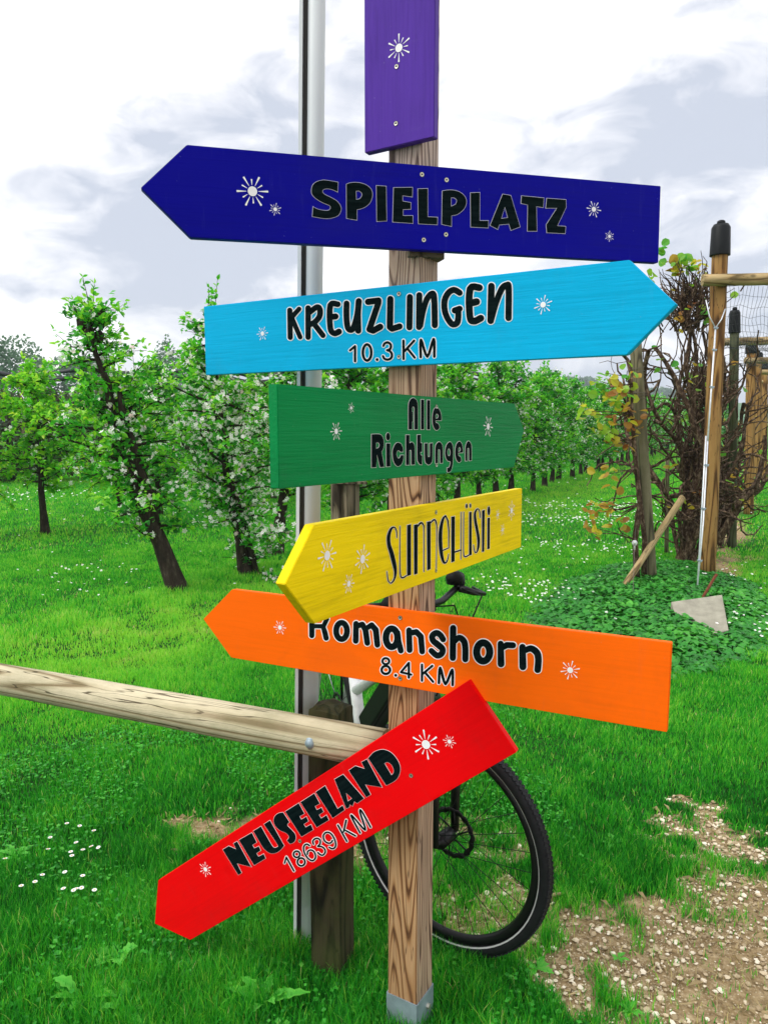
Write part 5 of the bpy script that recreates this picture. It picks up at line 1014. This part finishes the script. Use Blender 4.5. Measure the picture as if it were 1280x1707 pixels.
def wedge(n,r0_,r1_):
    r=np.sqrt(RNG.uniform(r0_**2,r1_**2,n)); t_=RNG.uniform(-.62,.62,n); return r*np.sin(t_),r*np.cos(t_)
allV=[];allF=[];allT=[];off=0
def addb(V,F,T):
    global off
    allV.append(V);allF.append(F+off);allT.append(T); off+=len(V)
def grasszone(n,r0_,r1_,hs,ws,segs,longfn=None):
    x,y=wedge(n,r0_,r1_); s_=soil(x,y); cl=vnoise(x*5,y*5,41,2); cl2=vnoise(x*1.3+7,y*1.3+3,42,2)
    k=(RNG.random(n)>np.clip(s_*1.9-.25-.9*np.clip(vnoise(x*9+2,y*9+6,47,2)-.6,0,1)*2.2,0,.96))&(RNG.random(n)<.35+1.1*cl); k&=~((cover_h(x,y)>.12)&(RNG.random(n)<.9))
    zc=y*math.cos(TH)+CH*math.sin(TH); qx=640+FPX*x/zc; qy=853.5-FPX*(y*math.sin(TH)-CH*math.cos(TH))/zc; k&=~((qx>1112)&(qx<1222)&(qy>990)&(qy<1066)&((qy-1010)<(qx-1118)*.62))
    x,y,s_,cl,cl2=x[k],y[k],s_[k],cl[k],cl2[k]; n=len(x)
    h=hs*(.45+1.1*cl)*RNG.uniform(.5,1.25,n)*(1-.5*s_); 
    tall=np.exp(-((x+.05)**2/.5+(y-1.95)**2/.12))*.25+np.clip(1.9-y,0,.5)*(x<.35)*.8+np.clip(-.35-x,0,1)*np.clip(2.6-y,0,1)*.5
    orch=np.clip(.5-np.abs((x-A0.x)*ROWN.x+(y-A0.y)*ROWN.y),0,.5)*1.4
    h*=1+np.where(r0_<4,tall,0)+orch
    mown=np.exp(-(((x+1.2)*ROWN.x+(y-6.1)*ROWN.y+.3)/.8)**2)
    T=.25+.30*cl2+.20*(cl-.5)+RNG.normal(0,.17,n)+.24*mown+.26*np.clip((y-2.7)/2.5,0,1); T=np.where(RNG.random(n)<.015+.25*s_*s_,RNG.uniform(.9,1.,n),np.minimum(T,.88)); T=np.where(s_>.2,T+.16,T)
    addb(*blades(x,y,h,ws*RNG.uniform(.6,1.35,n),np.clip(T,0,1),segs))
grasszone(210000,1.25,3.0,.052,.0034,3)
grasszone(260000,3.0,5.6,.038,.005,2)
grasszone(270000,5.6,10.5,.040,.009,2)
grasszone(200000,10.5,24,.055,.022,1)
grasszone(60000,24,48,.12,.05,1)
o=npmesh('grass',np.concatenate(allV),np.concatenate(allF),M_['grass'],np.concatenate(allT)); tag(o,'lush green meadow grass','grass',None,'stuff')
# clover and other small round leaves low in the turf
n=26000; x,y=wedge(n,1.35,4.2); s_=soil(x,y); k=(vnoise(x*2.3+1,y*2.3+8,61,2)>.46)&(s_<.3)&(x<.75); x,y=x[k],y[k]; n=len(x)
P=np.stack([x,y,gz(x,y)+RNG.uniform(.008,.038,n)],1); D=RNG.normal(0,1,(n,3)); D[:,2]*=.2; Nn=np.array([0,0,1.])+RNG.normal(0,.3,(n,3)); sz=RNG.uniform(.008,.02,n)
V,F=leaves2(P,D,Nn,sz,sz*.95,.1); tag(npmesh('clover',V,F,M_['weed_leaf'],np.repeat(RNG.uniform(0,.8,n),4)),'small clover leaves low in the turf','clover',None,'stuff')
# gravel
def icos():
    p=(1+5**.5)/2; V=np.array([(-1,p,0),(1,p,0),(-1,-p,0),(1,-p,0),(0,-1,p),(0,1,p),(0,-1,-p),(0,1,-p),(p,0,-1),(p,0,1),(-p,0,-1),(-p,0,1)])/1.9
    F=np.array([(0,11,5),(0,5,1),(0,1,7),(0,7,10),(0,10,11),(1,5,9),(5,11,4),(11,10,2),(10,7,6),(7,1,8),(3,9,4),(3,4,2),(3,2,6),(3,6,8),(3,8,9),(4,9,5),(2,4,11),(6,2,10),(8,6,7),(9,8,1)]); return V,F
IV,IF=icos()
n=230000; x=RNG.uniform(-1.1,2.1,n); y=RNG.uniform(1.5,3.9,n); s_=soil(x,y); den=vnoise(x*3+3,y*3+9,55,2); k=RNG.random(n)<np.clip((s_-.3)*1.6,0,1)*np.clip(den*2.4-.45,.12,1)*np.where(x<0,.25,1); x,y=x[k],y[k]; n=len(x)
r=.0011+.0085*RNG.random(n)**8+.006*(RNG.random(n)<.004); V=IV[None]*(1+RNG.uniform(-.28,.28,(n,12,1))); V=V*np.stack([r*RNG.uniform(.8,1.5,n),r*RNG.uniform(.8,1.3,n),r*RNG.uniform(.45,.8,n)],1)[:,None]
an=RNG.uniform(0,6.28,n); c_,s2_=np.cos(an)[:,None],np.sin(an)[:,None]; Vx=V[:,:,0]*c_-V[:,:,1]*s2_; Vy=V[:,:,0]*s2_+V[:,:,1]*c_; V=np.stack([Vx+x[:,None],Vy+y[:,None],V[:,:,2]+(gz(x,y)+r*.2)[:,None]],2)
m,t,b=mat('limestone_chips',.85,.25); a_=t.nodes.new('ShaderNodeAttribute'); a_.attribute_name='tint'; t.links.new(ramp(t,a_.outputs['Fac'],[(0,(.17,.12,.07)),(.35,(.38,.29,.17)),(.7,(.66,.54,.36)),(1,(.90,.82,.66))]),b.inputs['Base Color']); M_['stone']=m
tag(npmesh('gravel',V.reshape(-1,3),(IF[None]+(np.arange(n)*12)[:,None,None]).reshape(-1,3),m,np.repeat(np.clip(RNG.random(n)**.8*.95+r*20,0,1),12)),'pale limestone gravel strewn over the bare earth at the lower right','gravel',None,'stuff')
# straw
n=11000; x=RNG.uniform(-1.3,3.2,n); y=RNG.uniform(1.5,4.3,n); s_=soil(x,y); k=(s_>.3)&(RNG.random(n)<.5+.5*(x<-.3)); x,y=x[k],y[k]; n=len(x); a=RNG.uniform(0,6.28,n); l=RNG.uniform(.015,.07,n); w=RNG.uniform(.0006,.0014,n); z=gz(x,y)+.003
dx,dy=np.cos(a),np.sin(a); V=np.stack([np.stack([x-dy*w,y+dx*w,z],1),np.stack([x+dy*w,y-dx*w,z],1),np.stack([x+dx*l*.5+dy*w*3,y+dy*l*.5-dx*w*3,z+RNG.uniform(.0,.018,n)],1),np.stack([x+dx*l,y+dy*l,z+RNG.uniform(0,.02,n)],1)],1)
tag(npmesh('dry_straw',V.reshape(-1,3),(np.array([[0,1,2],[0,2,3]])[None]+(np.arange(n)*4)[:,None,None]).reshape(-1,3),M_['straw']),'dry straw and old grass stalks on the bare patches','straw',None,'stuff')
# ------------------------------------------------------------ daisies
def daisy_mesh(name,parent_label):
    mb=MB(); n=13; h=.055; mb.tube([Vector((0,0,0)),Vector((.004,.003,h*.5)),Vector((.002,0,h))],.0010,3,mat=2,tint=.4)
    for k in range(n):
        a=2*math.pi*k/n; c,s_=math.cos(a),math.sin(a); w=.0021; z=h
        mb.add([(c*.002-s_*w*.5+.002,s_*.002+c*w*.5,z),(c*.002+s_*w*.5+.002,s_*.002-c*w*.5,z),(c*.009+s_*w+.002,s_*.009-c*w,z+.0012),(c*.0115+.002,s_*.0115,z+.0008),(c*.009-s_*w+.002,s_*.009+c*w,z+.0012)],[(0,1,2,3,4)],0)
    mb.tube([Vector((.002,0,h-.001)),Vector((.002,0,h+.0015)),Vector((.002,0,h+.0028))],[.0036,.0034,.0014],8,mat=1); return mb
dm=daisy_mesh('d','').build('daisy',[M_['white_ink'],M_['yellow'],M_['weed_leaf']],None,Matrix.Identity(4)); dlab='small white daisy in the lower left lawn, left of the red board tip'
DP=[(113,1372),(133,1378),(158,1388),(84,1393),(79,1416),(130,1403),(119,1417),(138,1415),(158,1413),(171,1408),(119,1426),(111,1450),(136,1461),(137,1474),(110,1482),(68,1461),(57,1473),(35,1481),(127,1484),(157,1481),(6,1437),(128,1482)]
for i,(px,py) in enumerate(DP):
    p=at_z(px,py,.055); o=dm if i==0 else dm.copy()
    if i: sc.collection.objects.link(o)
    M=Matrix.Translation((p.x,p.y,float(gz(np.array(p.x),np.array(p.y)))+.0))@Matrix.Rotation(random.uniform(0,6),4,'Z')@Matrix.Rotation(random.uniform(-.3,.3),4,'X')@Matrix.Diagonal((.8,.8,random.uniform(.9,1.15),1)); o.matrix_local=M; tag(o,dlab,'daisy','daisies left of the red board')
X_=[];Y_=[]
for px,py,sx_,sy_,nn_ in ((850,985,.25,.35,30),(905,1000,.15,.25,26),(880,990,.3,.3,30),(930,872,.9,.45,170),(1000,850,1.0,.6,150),(960,915,.4,.3,40),(1240,1045,.2,.35,30),(1000,925,.35,.2,26),(130,960,.35,.2,22),(70,830,1.0,.8,60),(150,995,.3,.2,12),(380,860,1.2,.8,60),(640,880,1.,.8,60),(780,850,1.2,.8,60),(1060,870,.6,.5,40),(1268,850,.8,2.,60),(1255,975,.3,.5,24),(960,940,.8,.5,30)):
    c=at_z(px,py); X_.append(RNG.normal(c.x,sx_,nn_)); Y_.append(RNG.normal(c.y,sy_,nn_))
x=np.concatenate(X_);y=np.concatenate(Y_); x2,y2=wedge(260,6,26); x=np.concatenate([x,x2]);y=np.concatenate([y,y2]); n=len(x); P=np.stack([x,y,gz(x,y)+.06+RNG.uniform(0,.03,n)],1); V,F=flowers(P,np.array([0,-.25,1.])+RNG.normal(0,.2,(n,3)),RNG.uniform(.010,.017,n)*np.clip(y/9,1,2.))
tag(npmesh('meadow_flowers',V,F,M_['blossom'],np.full(n*20,.9)),'white daisies scattered in drifts over the lawn and under the trees','flowers',None,'stuff')
# ------------------------------------------------------------ weeds near the camera
def weed(label,p,nl,L_,seed,up=.5,wid=.3,tint=.6,lob=True):
    rng=np.random.default_rng(seed); V=[];F=[];T=[]
    for k in range(nl):
        a=2*math.pi*k/nl+rng.normal(0,.3); l=L_*rng.uniform(.6,1.1); e_=up*rng.uniform(.5,1.4); d=np.array([math.cos(a),math.sin(a),0]); s_=np.array([-d[1],d[0],0]); ns=9; o=len(V)
        for i in range(ns+1):
            u=i/ns; c=d*l*u*math.cos(e_*.8)+np.array([0,0,l*(math.sin(e_)*u-.55*u*u*math.sin(e_)*1.1)+.004]); w=l*wid*.5*math.sin(min(1,u*1.05)*math.pi*.93+.12)**.8*(1.0 if not lob else (1.15 if i%2 else .72))*(.35+.65*min(1,u*1.8))
            V+=[tuple(c-s_*w+np.array([0,0,w*.25])),tuple(c),tuple(c+s_*w+np.array([0,0,w*.25]))]; T+=[tint+.05,tint-.15,tint+.05]
        for i in range(ns): q=o+i*3; F+=[(q,q+1,q+4),(q,q+4,q+3),(q+1,q+2,q+5),(q+1,q+5,q+4)]
    o=npmesh('weed_plant',np.array(V),np.array(F),M_['weed_leaf'],np.clip(np.array(T),0,1),None,Matrix.Translation((p.x,p.y,float(gz(np.array(p.x),np.array(p.y))))),smooth=True); return tag(o,label,'weed')
for lab,px,py,nl,l,sd_,up,wd in (('big bright dandelion plant with toothed leaves at the bottom edge, left of the mossy post',440,1680,8,.13,1,.75,.26),('round-leaved bright weed right below the tip of the red board',195,1600,6,.09,2,.6,.55),
 ('pale leafy weed between the red board tip and the mossy post',432,1600,7,.10,3,1.0,.34),('small rosette weed at the left edge, below the log',28,1430,8,.085,4,.4,.3),('broad green weed in the bottom left corner',140,1668,8,.12,5,.5,.3),
 ('dark green dock leaf low in the grass below the wheel, right of the post',895,1618,6,.055,6,.4,.5),('small weed rosette in the turf above the gravel',1022,1408,8,.06,7,.3,.35),('small leafy weed growing in the gravel',1030,1600,9,.032,8,.35,.4),('broad weed at the bottom edge right of the post',1050,1690,9,.045,9,.5,.35),('pale weed sprouting at the left bottom edge, lower than the daisies',215,1690,7,.1,10,.6,.3)):
    weed(lab,at_z(px,py),nl,l*1.05,sd_,up+.2,wd,.85)
# rough driftwood-coloured root lying at the edge of the gravel
mb=MB(); q0=at_z(890,1508,.012); q1=at_z(932,1490,.016); mb.tube([q0-Vector((.03,.02,0)),q0,(q0+q1)/2+Vector((.005,.01,.006)),q1,q1+Vector((.02,.012,-.004))],[.004,.009,.008,.006,.002],7,jit=.25); tag(mb.build('wood_scrap',M_['straw'],None,Matrix.Translation(q0)),'pale splintered piece of wood beside the wheel on the gravel edge','wood scrap')

# ------------------------------------------------------------ air
mb=MB(); mb.box((0,500,22.),(1500,1300,46.5)); hz=mb.build('haze',M_['stone'],None,Matrix.Translation((0,500,22)),smooth=False); hz.data.materials.clear(); hm=bpy.data.materials.new('air'); hm.use_nodes=True; hm.node_tree.nodes.clear(); ho=hm.node_tree.nodes.new('ShaderNodeOutputMaterial'); pv=hm.node_tree.nodes.new('ShaderNodeVolumePrincipled'); pv.inputs['Density'].default_value=.0007; pv.inputs['Color'].default_value=(.82,.9,1,1); hm.node_tree.links.new(pv.outputs[0],ho.inputs['Volume']); hz.data.materials.append(hm); hz['kind']='stuff'
